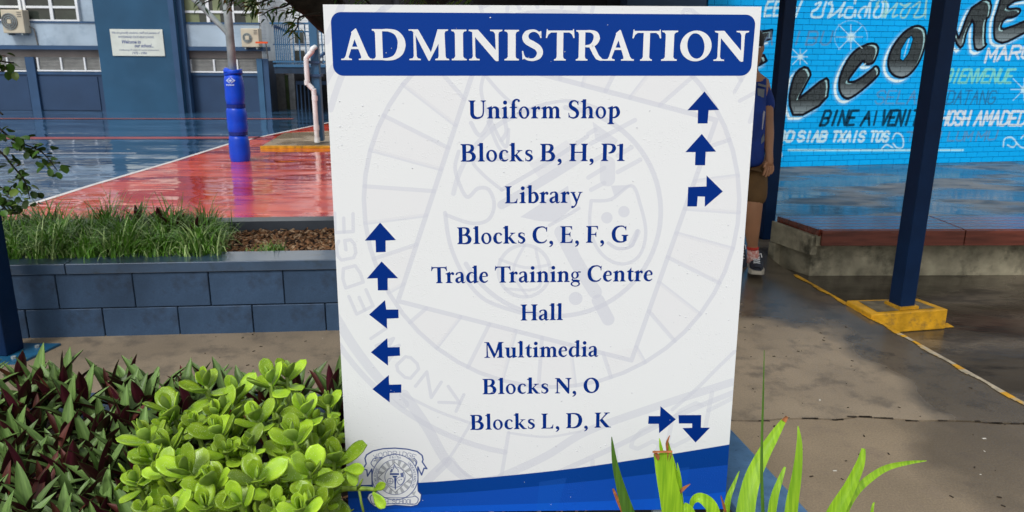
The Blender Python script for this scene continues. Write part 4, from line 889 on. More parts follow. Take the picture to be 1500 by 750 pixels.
# ------------------------------------------------------------------ an old-style bold serif, drawn here piece by piece (cap height 1)
def stem(x0, x1, y0, y1, bl=.09, br=.09, tl=.09, tr=.09, t=.05, k=.07):
    L = []
    if bl or br: L += [(x0-bl, y0), (x1+br, y0), (x1+br, y0+t*.8)] + ([(x1+br*.35, y0+t*1.15), (x1, y0+t+k)] if br else [])
    else: L += [(x0, y0), (x1, y0)]
    if tl or tr: L += ([(x1, y1-t-k), (x1+tr*.35, y1-t*1.15)] if tr else []) + [(x1+tr, y1-t*.8), (x1+tr, y1), (x0-tl, y1), (x0-tl, y1-t*.8)] + ([(x0-tl*.35, y1-t*1.15), (x0, y1-t-k)] if tl else [])
    else: L += [(x1, y1), (x0, y1)]
    if bl: L += [(x0, y0+t+k), (x0-bl*.35, y0+t*1.15), (x0-bl, y0+t*.8)]
    elif br: L += []
    out = []
    for p in L:
        if not out or p != out[-1]: out.append(p)
    return [out]
def st(pts, wd, n=6):
    c, w_ = catmull(pts, wd, n); Lf, Rg = [], []
    for i, p in enumerate(c):
        t = c[min(i+1, len(c)-1)]-c[max(i-1, 0)]; l = np.hypot(*t)+1e-9; nn = np.array([-t[1], t[0]])/l*w_[i]/2
        Lf.append(p+nn); Rg.append(p-nn)
    return [[tuple(Lf[i]), tuple(Lf[i+1]), tuple(Rg[i+1]), tuple(Rg[i])] for i in range(len(c)-1)]
def ring(cx, cy, rx, ry, tx, ty, a0=0, a1=360, rot=0, n=28):
    o = []
    for i in range(n+1):
        a = R(a0+(a1-a0)*i/n); ca, sa = math.cos(a), math.sin(a); r_ = R(rot)
        ix, iy = (rx-tx)*math.cos(a), (ry-ty)*math.sin(a); ix, iy = ix*math.cos(r_)-iy*math.sin(r_), ix*math.sin(r_)+iy*math.cos(r_)
        o.append(((cx+rx*ca, cy+ry*sa), (cx+ix, cy+iy)))
    return [[o[i][0], o[i+1][0], o[i+1][1], o[i][1]] for i in range(n)]
def dot(cx, cy, r): return [[(cx+r*math.cos(R(a)), cy+r*math.sin(R(a))) for a in range(0, 360, 24)]]
def flag(x, y, w_=.28): return [[(x, y-.115), (x, y-.08), (x+w_, y+.03), (x+w_+.02, y+.03), (x+w_+.02, y-.16), (x+.08, y-.16), (x+.08, y-.12)]]
X = .66
GL = {
'A': [[(.02, 0), (.34, 0), (.34, .045), (.25, .06), (.245, .10), (.48, .74), (.45, .965), (.37, .90)][:0] or [(.0, 0), (.34, 0), (.34, .04), (.26, .055), (.235, .10), (.50, .80), (.455, .965), (.355, .905), (.36, .86), (.145, .13), (.10, .055), (.0, .04)]] + [[(.355, .905), (.49, 1.02), (.52, 1.0), (.86, .12), (.92, .055), (.99, .04), (.99, 0), (.555, 0), (.555, .04), (.63, .055), (.635, .12), (.44, .70)]] + [[(.27, .355), (.63, .355), (.60, .43), (.29, .43)]],
'B': stem(.10, .31, 0, 1, br=0, tr=0) + st([(.30, .97), (.50, .955), (.62, .88), (.645, .75), (.58, .62), (.46, .55), (.30, .53)], [.06, .08, .17, .205, .17, .09, .06]) + st([(.30, .525), (.50, .52), (.66, .44), (.725, .28), (.66, .11), (.48, .035), (.30, .03)], [.05, .08, .18, .225, .18, .09, .06]),
'C': st([(.845, .80), (.835, .70)], [.03, .03]) + st([(.84, .79), (.80, .88), (.68, .965), (.50, .97), (.30, .89), (.17, .70), (.145, .48), (.20, .24), (.36, .075), (.56, .035), (.74, .08), (.86, .21)], [.03, .06, .075, .08, .14, .20, .23, .21, .14, .085, .08, .05]) + [[(.80, .93), (.86, .97), (.885, .97), (.875, .70), (.845, .70), (.82, .80)]],
'D': stem(.10, .31, 0, 1, br=0, tr=0) + st([(.30, .965), (.50, .965), (.72, .89), (.85, .70), (.875, .48), (.81, .25), (.66, .09), (.46, .03), (.30, .03)], [.065, .085, .15, .21, .24, .22, .14, .085, .06]),
'E': stem(.10, .31, 0, 1, br=0, tr=0) + [[(.31, .95), (.31, 1), (.68, 1), (.70, .80), (.665, .795), (.62, .90), (.54, .945)], [(.31, .49), (.31, .55), (.50, .555), (.55, .59), (.565, .66), (.60, .66), (.60, .38), (.565, .38), (.55, .45), (.50, .485)], [(.31, 0), (.31, .055), (.54, .06), (.65, .12), (.70, .23), (.735, .225), (.705, 0)]],
'F': stem(.10, .31, 0, 1, tr=0) + [[(.31, .95), (.31, 1), (.68, 1), (.70, .79), (.665, .785), (.62, .90), (.54, .945)], [(.31, .47), (.31, .53), (.50, .535), (.55, .57), (.565, .65), (.60, .65), (.60, .35), (.565, .35), (.55, .43), (.50, .465)]],
'G': st([(.84, .79), (.80, .88), (.68, .965), (.50, .97), (.30, .89), (.17, .70), (.145, .48), (.20, .24), (.36, .075), (.56, .035), (.72, .05), (.84, .10)], [.03, .06, .075, .08, .14, .20, .23, .21, .14, .085, .075, .07]) + [[(.80, .93), (.85, .97), (.875, .97), (.87, .72), (.84, .72), (.82, .80)]] + [[(.70, .04), (.91, .09), (.91, .37), (1.0, .42), (1.0, .455), (.61, .455), (.61, .42), (.70, .37)]],
'H': stem(.10, .31, 0, 1) + stem(.73, .94, 0, 1) + [[(.30, .475), (.74, .475), (.74, .54), (.30, .54)]],
'I': stem(.10, .31, 0, 1, t=.055),
'K': stem(.10, .31, 0, 1) + [[(.30, .44), (.34, .50), (.66, .90), (.63, .945), (.57, .96), (.57, 1), (.93, 1), (.93, .96), (.80, .93), (.47, .56)], [(.36, .56), (.47, .60), (.86, .12), (.93, .05), (1.02, .04), (1.02, 0), (.72, 0), (.62, .08), (.32, .47)]],
'L': stem(.10, .31, 0, 1, br=0) + [[(.31, 0), (.31, .055), (.54, .06), (.66, .13), (.71, .27), (.745, .265), (.715, 0)]],
'M': [[(.0, 1), (.275, 1), (.30, .97), (.66, .25), (.615, .0), (.575, -.02), (.20, .82), (.16, .90), (.09, .955), (0, .96)], [(.655, .25), (.595, .28), (.575, -.02), (.61, -.02), (.90, .56), (.93, 1), (.86, .97)]] + [[(.14, .92), (.205, .82), (.225, .13), (.26, .06), (.345, .04), (.345, 0), (.0, 0), (.0, .04), (.10, .06), (.135, .13)]] + [[(.86, 1), (1.18, 1), (1.18, .96), (1.10, .94), (1.075, .87), (1.095, .13), (1.12, .06), (1.2, .04), (1.2, 0), (.78, 0), (.78, .04), (.86, .06), (.885, .13), (.89, .90)]],
'N': [[(.0, 1), (.27, 1), (.30, .96), (.80, .32), (.86, .0), (.81, -.03), (.76, -.0), (.18, .76), (.10, .92), (0, .96)], [(.10, .92), (.18, .80), (.185, .13), (.22, .06), (.31, .04), (.31, 0), (.0, 0), (.0, .04), (.08, .06), (.11, .13)], [(.62, 1), (.98, 1), (.98, .96), (.89, .93), (.865, .86), (.865, -.02), (.81, -.03), (.785, .30), (.765, .86), (.72, .94), (.62, .96)]],
'O': ring(.50, .495, .47, .51, .215, .085, rot=8, n=40),
'P': stem(.10, .31, 0, 1, tr=0) + st([(.30, .97), (.52, .955), (.66, .88), (.705, .72), (.63, .56), (.50, .48), (.40, .475)], [.06, .08, .17, .22, .18, .09, .05]),
'R': stem(.10, .31, 0, 1, tr=0) + st([(.30, .965), (.50, .96), (.65, .88), (.69, .73), (.62, .58), (.48, .49), (.30, .475)], [.065, .085, .17, .215, .18, .095, .06]) + [[(.42, .50), (.60, .52), (.78, .17), (.90, .05), (1.0, .04), (1.04, 0), (.80, 0), (.68, .05), (.58, .20), (.44, .46)]],
'S': st([(.585, .76), (.545, .87), (.46, .955), (.34, .975), (.20, .91), (.145, .77), (.20, .63), (.35, .53), (.50, .42), (.565, .27), (.52, .12), (.40, .035), (.26, .03), (.13, .09), (.075, .24)], [.03, .055, .07, .08, .14, .18, .20, .215, .20, .18, .15, .09, .08, .06, .03]) + [[(.52, .93), (.575, .96), (.60, .96), (.605, .74), (.57, .74)], [(.05, .31), (.085, .31), (.12, .12), (.10, .04), (.065, .03)]],
'T': stem(.37, .585, 0, .96, tl=0, tr=0) + [[(.06, .92), (.90, .92), (.90, .985), (.06, .985)], [(.0, .745), (.035, .735), (.09, .86), (.19, .93), (.06, .975), (.06, 1.03), (.03, 1.03)], [(.96, .745), (.925, .735), (.87, .86), (.77, .93), (.90, .975), (.90, 1.03), (.935, 1.03)]],
'U': stem(.10, .31, .35, 1, bl=0, br=0) + stem(.80, .875, .35, 1, bl=0, br=0, tl=.11, tr=.11) + st([(.205, .37), (.215, .22), (.30, .085), (.48, .025), (.66, .06), (.79, .17), (.838, .37)], [.21, .21, .19, .12, .085, .08, .075]),
'a': st([(.075, .49), (.12, .59), (.25, .64), (.37, .62), (.425, .50), (.43, .30), (.43, .12)], [.10, .09, .06, .11, .185, .195, .195]) + st([(.40, .38), (.24, .33), (.12, .24), (.10, .13), (.18, .045), (.30, .07), (.40, .16)], [.05, .08, .15, .17, .12, .07, .05]) + st([(.43, .16), (.46, .04), (.55, .03), (.62, .08)], [.19, .12, .06, .03]),
'b': stem(.10, .29, .0, 1.06, bl=0, br=0, tl=0, tr=0) + flag(.0, 1.03, .24) + st([(.10, .06), (.27, .035), (.45, .055), (.585, .19), (.605, .36), (.53, .55), (.42, .62), (.27, .56)], [.04, .07, .10, .18, .20, .17, .10, .05]),
'c': st([(.49, .50), (.43, .60), (.30, .635), (.17, .55), (.115, .36), (.14, .18), (.26, .055), (.40, .05), (.52, .13)], [.12, .08, .06, .13, .20, .19, .12, .08, .03]),
'd': stem(.475, .665, .02, 1.06, bl=0, br=0, tl=0, tr=0) + flag(.375, 1.03, .25) + st([(.49, .58), (.36, .635), (.20, .56), (.115, .36), (.14, .17), (.25, .05), (.38, .06), (.49, .14)], [.05, .06, .13, .20, .19, .12, .07, .05]) + [[(.47, .0), (.47, .14), (.67, .10), (.76, .09), (.76, .05), (.52, -.03), (.49, -.03)]],
'e': st([(.10, .365), (.13, .18), (.26, .055), (.40, .05), (.54, .15)], [.20, .19, .12, .08, .03]) + st([(.10, .34), (.15, .52), (.28, .64), (.42, .60), (.485, .48), (.47, .40)], [.19, .15, .07, .11, .13, .10]) + [[(.10, .345), (.52, .375), (.52, .42), (.12, .40)]],
'f': stem(.13, .33, 0, .80, br=.12, tl=0, tr=0) + [[(.02, .585), (.44, .585), (.44, .645), (.08, .645), (.02, .61)]] + st([(.23, .75), (.25, .92), (.35, 1.03), (.46, 1.04), (.54, .99)], [.20, .16, .10, .08, .12]) + dot(.535, .975, .065),
'g': ring(.27, .42, .235, .225, .125, .055) + st([(.42, .58), (.50, .61), (.62, .60)], [.05, .07, .08]) + st([(.16, .22), (.11, .14), (.20, .085), (.40, .07), (.54, .01)], [.05, .09, .12, .15, .17]) + ring(.30, -.12, .29, .17, .10, .055),
'h': stem(.10, .295, 0, 1.06, br=.06, tl=0, tr=0) + flag(.0, 1.03, .25) + st([(.27, .52), (.37, .615), (.49, .60), (.565, .50), (.575, .30), (.575, .08)], [.05, .08, .14, .19, .19, .19]) + stem(.48, .67, 0, .2, bl=.06, tl=0, tr=0),
'i': stem(.10, .30, 0, .62, tl=0, tr=0) + flag(.01, .66, .25) + dot(.20, .88, .115),
'k': stem(.10, .295, 0, 1.06, br=.06, tl=0, tr=0) + flag(.0, 1.03, .25) + [[(.27, .30), (.31, .37), (.48, .55), (.46, .59), (.41, .61), (.41, .645), (.71, .645), (.71, .61), (.60, .59), (.40, .39)], [(.30, .38), (.41, .42), (.66, .10), (.72, .05), (.79, .04), (.79, 0), (.56, 0), (.49, .05), (.28, .33)]],
'l': stem(.10, .30, 0, 1.06, tl=0, tr=0) + flag(.0, 1.03, .25),
'm': stem(.10, .30, 0, .62, br=.06, tl=0, tr=0) + flag(.0, .66, .26) + st([(.27, .52), (.37, .615), (.48, .60), (.55, .50), (.56, .30), (.56, .08)], [.05, .08, .14, .19, .19, .19]) + stem(.465, .655, 0, .2, bl=.05, br=.05, tl=0, tr=0) + st([(.63, .52), (.73, .615), (.84, .60), (.91, .50), (.92, .30), (.92, .08)], [.05, .08, .14, .19, .19, .19]) + stem(.825, 1.015, 0, .2, bl=.05, tl=0, tr=0),
'n': stem(.10, .30, 0, .62, br=.06, tl=0, tr=0) + flag(.0, .66, .26) + st([(.27, .52), (.38, .615), (.50, .60), (.58, .50), (.59, .30), (.59, .08)], [.05, .08, .14, .195, .195, .195]) + stem(.4925, .6875, 0, .2, bl=.06, tl=0, tr=0),
'o': ring(.33, .325, .30, .345, .155, .07, rot=6, n=32),
'p': stem(.10, .30, -.33, .62, tl=0, tr=0) + flag(.0, .66, .26) + st([(.20, .09), (.33, .04), (.47, .08), (.585, .22), (.60, .38), (.53, .56), (.42, .62), (.27, .55)], [.05, .07, .11, .18, .20, .17, .10, .05]),
'r': stem(.10, .30, 0, .62, tl=0, tr=0, br=.11) + flag(.0, .66, .26) + st([(.27, .48), (.34, .58), (.42, .61), (.47, .57)], [.05, .08, .13, .13]) + dot(.455, .56, .075),
's': st([(.405, .53), (.36, .60), (.25, .635), (.13, .58), (.12, .46), (.24, .37), (.36, .29), (.39, .17), (.30, .05), (.17, .04), (.07, .12)], [.03, .05, .065, .12, .14, .155, .16, .15, .10, .065, .03]) + [[(.385, .62), (.415, .63), (.42, .46), (.39, .46)], [(.045, .20), (.075, .20), (.10, .03), (.06, .02)]],
't': st([(.205, .60), (.205, .30), (.215, .16), (.27, .055), (.36, .05), (.44, .10)], [.195, .195, .19, .13, .09, .03]) + [[(.02, .565), (.43, .565), (.42, .645), (.30, .645), (.29, .84), (.26, .84), (.17, .70), (.03, .61)]],
'u': stem(.10, .295, .16, .645, bl=0, br=0, tl=.09, tr=0) + stem(.475, .67, .05, .645, bl=0, br=0, tl=.09, tr=0) + st([(.1975, .22), (.215, .11), (.29, .04), (.38, .05), (.49, .13)], [.195, .17, .12, .09, .05]) + [[(.475, -.01), (.475, .14), (.67, .10), (.76, .09), (.76, .05), (.53, -.02)]],
'y': [[(.0, .645), (.30, .645), (.30, .61), (.235, .58), (.40, .20), (.37, .0), (.335, -.02), (.09, .56), (.0, .61)], [(.37, -.01), (.33, .02), (.52, .56), (.53, .60), (.46, .61), (.46, .645), (.71, .645), (.71, .61), (.62, .58), (.42, .05)]] + st([(.39, .06), (.33, -.10), (.24, -.22), (.14, -.26)], [.09, .08, .08, .11]) + dot(.13, -.245, .075),
'1': stem(.155, .355, 0, .98, tl=0, tr=0, bl=.11, br=.11) + [[(.02, .865), (.02, .90), (.34, 1.0), (.355, 1.0), (.355, .80), (.14, .82), (.15, .88)]],
',': dot(.14, .05, .105) + st([(.20, .06), (.21, -.04), (.15, -.15), (.04, -.215)], [.09, .10, .08, .03]),
}
ADV = {'A': .98, 'B': .93, 'C': .97, 'D': 1.08, 'E': .84, 'F': .80, 'G': 1.06, 'H': 1.09, 'I': .46, 'K': 1.04, 'L': .85, 'M': 1.24, 'N': 1.02, 'O': 1.05, 'P': .86, 'R': .97, 'S': .74, 'T': 1.0, 'U': 1.03,
       'a': .66, 'b': .74, 'c': .585, 'd': .79, 'e': .62, 'f': .50, 'g': .66, 'h': .80, 'i': .43, 'k': .82, 'l': .43, 'm': 1.14, 'n': .82, 'o': .71, 'p': .75, 'r': .575, 's': .51, 't': .47, 'u': .80, 'y': .74, '1': .50, ',': .32, ' ': .34}
def gl_ext(c):
    xs = [p[0] for L in GL[c] for p in L]; return min(xs), max(xs)
def line(txt, xl, yl, xr, yr, cap):
    """set one line of text between two points of the photograph's baseline"""
    pos = []; x = 0
    for c in txt:
        if c != ' ': pos.append((c, x))
        k = ADV[c]
        if c == 'T': k -= .14
        if c == 'P': k -= .02
        x += k
    a0 = pos[0][1]+gl_ext(pos[0][0])[0]; a1 = pos[-1][1]+gl_ext(pos[-1][0])[1]
    p0, p1 = Vector(SG(xl, yl)), Vector(SG(xr, yr)); d = (p1-p0); sx = d.length/(a1-a0); d.normalize(); n_ = Vector((-d.y, d.x))
    capu = (Vector(SG((xl+xr)/2, (yl+yr)/2-cap))-Vector(SG((xl+xr)/2, (yl+yr)/2))).length
    for c, x0 in pos:
        polys = [[tuple(p0+d*((u+x0-a0)*sx)+n_*(v*capu)) for u, v in L] for L in GL[c]]
        flat('letter' if c != ',' else 'comma', polys, .0002, M_ink)
for a in (('Uniform Shop', 686.5, 173.6, 908, 173.2, 26.4), ('Blocks B, H, P1', 675, 236.7, 915, 235.8, 25.6), ('Library', 739.7, 297.8, 853, 297, 24.9), ('Blocks C, E, F, G', 670, 357.6, 920, 355, 24.6),
          ('Trade Training Centre', 632, 414.9, 955.5, 411.8, 23.9), ('Hall', 762.8, 469.5, 824.5, 468.7, 23.4), ('Multimedia', 709.5, 524.2, 876.5, 522.2, 23), ('Blocks N, O', 707, 577.5, 877.5, 575.4, 22.4), ('Blocks L, D, K', 689, 629.8, 895, 626, 22)):
    line(*a)
for c, xa, xb in (('A', 499.9, 545.8), ('D', 546.4, 594.8), ('M', 599.8, 658), ('I', 661.8, 683.7), ('N', 687.2, 736), ('I', 739, 760.2), ('S', 764.6, 795.3), ('T', 799.2, 841), ('R', 843.4, 888.5), ('A', 885.5, 928.4), ('T', 925.2, 967), ('I', 968.2, 991.2), ('O', 995.3, 1041), ('N', 1044.8, 1094.3)):
    e_0, e_1 = gl_ext(c); f_ = (xa-499.9)/594; yb_ = 87.9+1.4*f_; ch_ = 45.4-1.6*f_
    p0, p1 = Vector(SG(xa, yb_)), Vector(SG(xb, yb_+.05)); d = p1-p0; sx = d.length/(e_1-e_0); d.normalize(); n_ = Vector((-d.y, d.x)); cu_ = (Vector(SG(xa, yb_-ch_))-p0).length
    flat('title_letter', [[tuple(p0+d*((u-e_0)*sx)+n_*(v*cu_)) for u, v in L] for L in GL[c]], .0006, M_wink)
for L in ([(1032, 134), (1053.2, 161), (1038, 161.5), (1036.4, 180.8), (1022, 180.8), (1022.4, 161.5), (1007, 161.5)], [(1028, 196), (1048.8, 222), (1033.6, 222.4), (1032.8, 242), (1018, 242), (1018.8, 222.8), (1004, 222.8)],
          [(1008, 274), (1034.8, 273), (1035, 257), (1058.8, 280.4), (1032.4, 303), (1032.4, 288), (1022, 287.6), (1020.8, 302.4), (1006.8, 302.4)],
          [(556.8, 326), (580, 351.6), (564.8, 352.4), (565, 369), (550.8, 369.6), (550, 352), (534.4, 352.4)], [(559, 383), (583.3, 407.5), (567.9, 407.5), (567.9, 425.3), (553.5, 425.3), (553, 407.5), (537.5, 408)],
          [(540.7, 460.8), (564, 439.5), (565.7, 453.3), (583.6, 453.3), (583.9, 466), (566.8, 466.7), (567, 481.3)], [(543.3, 516), (567.3, 495.2), (568, 508.8), (585.5, 508.3), (586, 521), (568.4, 522), (568.4, 535.5)],
          [(545.5, 570), (569.5, 549.3), (570, 563.5), (587.9, 563), (587.9, 575.2), (570.8, 575.7), (570.8, 589.3)], [(967.4, 595), (990, 614.2), (965.4, 634.5), (965, 620.8), (949.4, 620.8), (950.2, 609.4), (966.9, 609.4)],
          [(993.8, 608), (1027.2, 607.9), (1026.7, 626.4), (1040, 626.4), (1018.9, 648.2), (999.6, 627), (1013.8, 626.6), (1013.8, 620.3), (994.3, 620.3)]):
    flat('arrow', [[SG(*p) for p in L]], .0002, M_ink)
# rain drops clinging to the board
M_drop = bpy.data.materials.new('water_drop'); M_drop.use_nodes = True; _b = M_drop.node_tree.nodes['Principled BSDF']
_b.inputs['Base Color'].default_value = (.80, .82, .86, 1); _b.inputs['Roughness'].default_value = .05; _b.inputs['Transmission Weight'].default_value = .25; _b.inputs['IOR'].default_value = 1.33
b = MB()
for i in range(3400):
    u, v = random.uniform(-SW/2+.004, SW/2-.004), random.uniform(-SH/2+.004, SH/2-.004)
    if -.2 < u < .3 and -.4 < v < .4 and random.random() < .8: continue
    if (v > SH/2-.185 or v < -SH/2+.13) and random.random() < .97: continue
    if math.sin(u*9+1)+math.sin(v*7+u*5)+random.gauss(0, .9) < .1: continue
    r_ = random.choice((.0005, .0006, .0008, .001, .0015 if random.random() < .5 else .001)); n_ = 6; vs = [(u+r_*math.cos(k*1.047), -.0007, v+r_*1.15*math.sin(k*1.047)) for k in range(n_)]+[(u+r_*.6*math.cos(k*1.047), -.0007-r_*.5, v+r_*.6*math.sin(k*1.047)) for k in range(n_)]+[(u, -.0007-r_*.7, v)]
    b.raw(vs, [(k, (k+1) % 6, 6+(k+1) % 6, 6+k) for k in range(6)]+[(6+k, 6+(k+1) % 6, 12) for k in range(6)])
b.obj('rain_drops', M_drop, sign, smooth=True, kind='stuff').matrix_local = ISg
for x in (-.3, .3):
    b = MB(); b.box((x-.02, .007, -SH/2-.25), (x+.02, .03, SH/2-.1)); b.obj('stake', M_galv, sign).matrix_local = ISg
# ------------------------------------------------------------------ walking man behind the sign
YM = 5.3
foot = G(1106, 397, 0)
man = empty('person', 'man in blue polo shirt and brown shorts walking forward half hidden by the sign', 'person', (foot.x, YM, 0)); Imn = Matrix.Translation(-Vector(man.location))
M_skin = mat('skin', (.33, .165, .09), .5, .1, 6, trans=.05); M_shirt = mat('royal_blue_knit', (.005, .032, .21), .75, .15, 8, .3, 140); M_short = mat('brown_cotton', (.11, .06, .022), .8, .15, 9, .3, 90)
M_grey = mat('grey_sleeve_print', (.15, .17, .20), .7); M_hair = mat('dark_hair', (.012, .009, .007), .6); M_sock = mat('patterned_sock', (.50, .40, .36), .85, .3, 60, col2=(.40, .05, .03)); M_shoe = mat('dark_canvas', (.018, .022, .035), .7, .2, 20); M_sole = mat('pale_rubber', (.42, .38, .31), .6, .15, 9); M_red = mat('red_sock_band', (.42, .03, .02), .8)
def skin(name, verts, edges, mtl, parent, root=0, sub=2, Il=Imn):
    """verts: (point, rx, ry)"""
    me = bpy.data.meshes.new(name); me.from_pydata([tuple(Il @ Vector(v[0])) for v in verts], edges, []); me.materials.append(mtl)
    o = link(name, me, parent); o.modifiers.new('skin', 'SKIN')
    if not me.skin_vertices: me.skin_vertices.new() if hasattr(me.skin_vertices, 'new') else None
    sv = me.skin_vertices[0].data
    for i, v in enumerate(verts): sv[i].radius = (v[1], v[2] if len(v) > 2 else v[1]); sv[i].use_root = (i == root)
    o.modifiers['skin'].use_smooth_shade = True; s = o.modifiers.new('subsurf', 'SUBSURF'); s.levels = sub; s.render_levels = sub
    return o
def VM(x, y, dy=0): return V(x-2.5, y, YM+dy)
B = [(VM(1097, 226), .13, .09), (VM(1097, 195), .145, .10), (VM(1097, 150), .16, .11), (VM(1097, 122), .14, .09), (VM(1100, 104), .055, .055), (VM(1101, 95, -.02), .055, .058), (VM(1102, 84, -.02), .072, .082), (VM(1102, 68, -.01), .076, .095), (VM(1102, 56, 0), .066, .085),
     (VM(1120, 124), .055, .055), (VM(1125, 145), .048, .05), (VM(1127, 180, -.02), .039, .042), (VM(1128, 196, -.05), .038, .041), (VM(1129, 226, -.10), .028, .026), (VM(1130, 236, -.11), .032, .018),
     (VM(1074, 124), .055, .055), (VM(1068, 145), .048, .05), (VM(1066, 182, .0), .041, .043), (VM(1068, 228, -.12), .027, .025), (VM(1069, 240, -.14), .032, .016),
     (VM(1108, 244), .075, .08), (VM(1107, 296, -.05), .062, .066), (VM(1106, 316, -.05), .055, .060), (VM(1104, 334, -.02), .053, .060), (VM(1105, 366, .02), .032, .034), (VM(1107, 384, .0), .034, .042),
     (VM(1086, 244), .075, .08), (VM(1083, 298, .08), .062, .066), (VM(1082, 315, .12), .055, .058), (VM(1082, 332, .20), .053, .058), (VM(1082, 360, .33), .032, .034), (VM(1082, 372, .32), .034, .04)]
E_ = [(0, 1), (1, 2), (2, 3), (3, 4), (4, 5), (5, 6), (6, 7), (7, 8), (3, 9), (9, 10), (10, 11), (11, 12), (12, 13), (13, 14), (3, 15), (15, 16), (16, 17), (17, 18), (18, 19), (0, 20), (20, 21), (21, 22), (22, 23), (23, 24), (24, 25), (0, 26), (26, 27), (27, 28), (28, 29), (29, 30), (30, 31)]
def fingers(base_i, bx3, sgn):
    for k, (ox, l) in enumerate(((-.024, .062), (-.008, .072), (.008, .067), (.023, .052))):
        c = B[base_i][0]; p1 = c+Vector((ox, -.004, -.035)); p2 = c+Vector((ox*1.1-sgn*.006, -.02, -.035-l*.55)); p3 = c+Vector((ox*1.05-sgn*.018, -.02, -.035-l))
        i = len(B); B.extend([(p1, .0105), (p2, .0095), (p3, .008)]); E_.extend([(base_i, i), (i, i+1), (i+1, i+2)])
    c = B[base_i][0]; i = len(B); B.extend([(c+Vector((-sgn*.035, -.02, -.012)), .012), (c+Vector((-sgn*.045, -.035, -.045)), .010)]); E_.extend([(base_i, i), (i, i+1)])
fingers(14, None, 1); fingers(19, None, -1)
skin('body', B, E_, M_skin, man)
skin('polo_shirt', [(VM(1097, 246), .160, .12), (VM(1097, 226), .165, .12), (VM(1097, 195), .17, .12), (VM(1097, 150), .18, .13), (VM(1097, 121), .155, .105), (VM(1099, 108), .075, .075), (VM(1119, 123), .07, .07), (VM(1125, 145), .058, .062), (VM(1127, 167, .01), .056, .06), (VM(1073, 123), .075, .075), (VM(1067, 145), .066, .068), (VM(1066, 167), .064, .066)],
     [(0, 1), (1, 2), (2, 3), (3, 4), (4, 5), (4, 6), (6, 7), (7, 8), (4, 9), (9, 10), (10, 11)], M_shirt, man)
skin('shorts', [(VM(1096, 216), .145, .112), (VM(1107, 250), .085, .095), (VM(1109, 275, -.02), .092, .092), (VM(1107, 305, -.05), .083, .088), (VM(1085, 250), .085, .095), (VM(1083, 275, .04), .092, .092), (VM(1083, 305, .09), .083, .088)],
     [(0, 1), (1, 2), (2, 3), (0, 4), (4, 5), (5, 6)], M_short, man)
# hair, ears, eyes, nose and mouth on the head
hc = VM(1102, 66, -.01)
def blob(name, c, r, mtl, parent=man, n=10, cut=None, Il=Imn):
    b = MB(); rows = n
    for i in range(rows+1):
        th = math.pi*i/rows
        for j in range(n*2): ph = math.pi*j/n; b.v.append((c[0]+r[0]*math.sin(th)*math.cos(ph), c[1]+r[1]*math.sin(th)*math.sin(ph), c[2]+r[2]*math.cos(th)))
    m_ = n*2
    for i in range(rows):
        for j in range(m_):
            f = (i*m_+j, (i+1)*m_+j, (i+1)*m_+(j+1) % m_, i*m_+(j+1) % m_)
            if cut and not cut(Vector(b.v[f[0]])): continue
            b.f.append(f); b.mi.append(0)
    o = b.obj(name, mtl, parent, smooth=True); o.matrix_local = Il; return o
blob('hair', hc+Vector((0, .008, .02)), (.086, .104, .098), M_hair, n=12, cut=lambda p: p.z > hc.z+.01 or p.y > hc.y+.01)
for s in (-1, 1):
    blob('ear', hc+Vector((s*.080, 0, -.02)), (.012, .02, .032), M_skin, n=6); blob('eye', hc+Vector((s*.03, -.088, -.012)), (.012, .008, .007), M_white, n=6)
blob('nose', hc+Vector((0, -.10, -.035)), (.013, .018, .024), M_skin, n=6); blob('mouth', hc+Vector((0, -.085, -.072)), (.026, .01, .006), M_red, n=6)
# badges and side panel on the shirt
def patch(name, L, mtl, off=.0): 
    b = MB(); q = [P(x, y, VM(1110, 150, -.135), Vector((0, 1, 0))) for x, y in L]; b.prism([p+Vector((0, .012, 0)) for p in q], q); o = b.obj(name, mtl, man); o.matrix_local = Imn; return o
patch('chest_stripe', [(1111, 122), (1123, 125), (1123, 128), (1111, 125.5)], M_grey); patch('chest_badge', [(1110, 129), (1120, 131), (1119, 143), (1110, 141)], M_grey)
patch('side_panel', [(1119, 162), (1121, 164), (1117, 190), (1112, 186)], mat('pale_panel', (.40, .40, .46), .7)); patch('side_flash', [(1119, 196), (1120, 206), (1111, 215), (1109, 214)], M_grey)
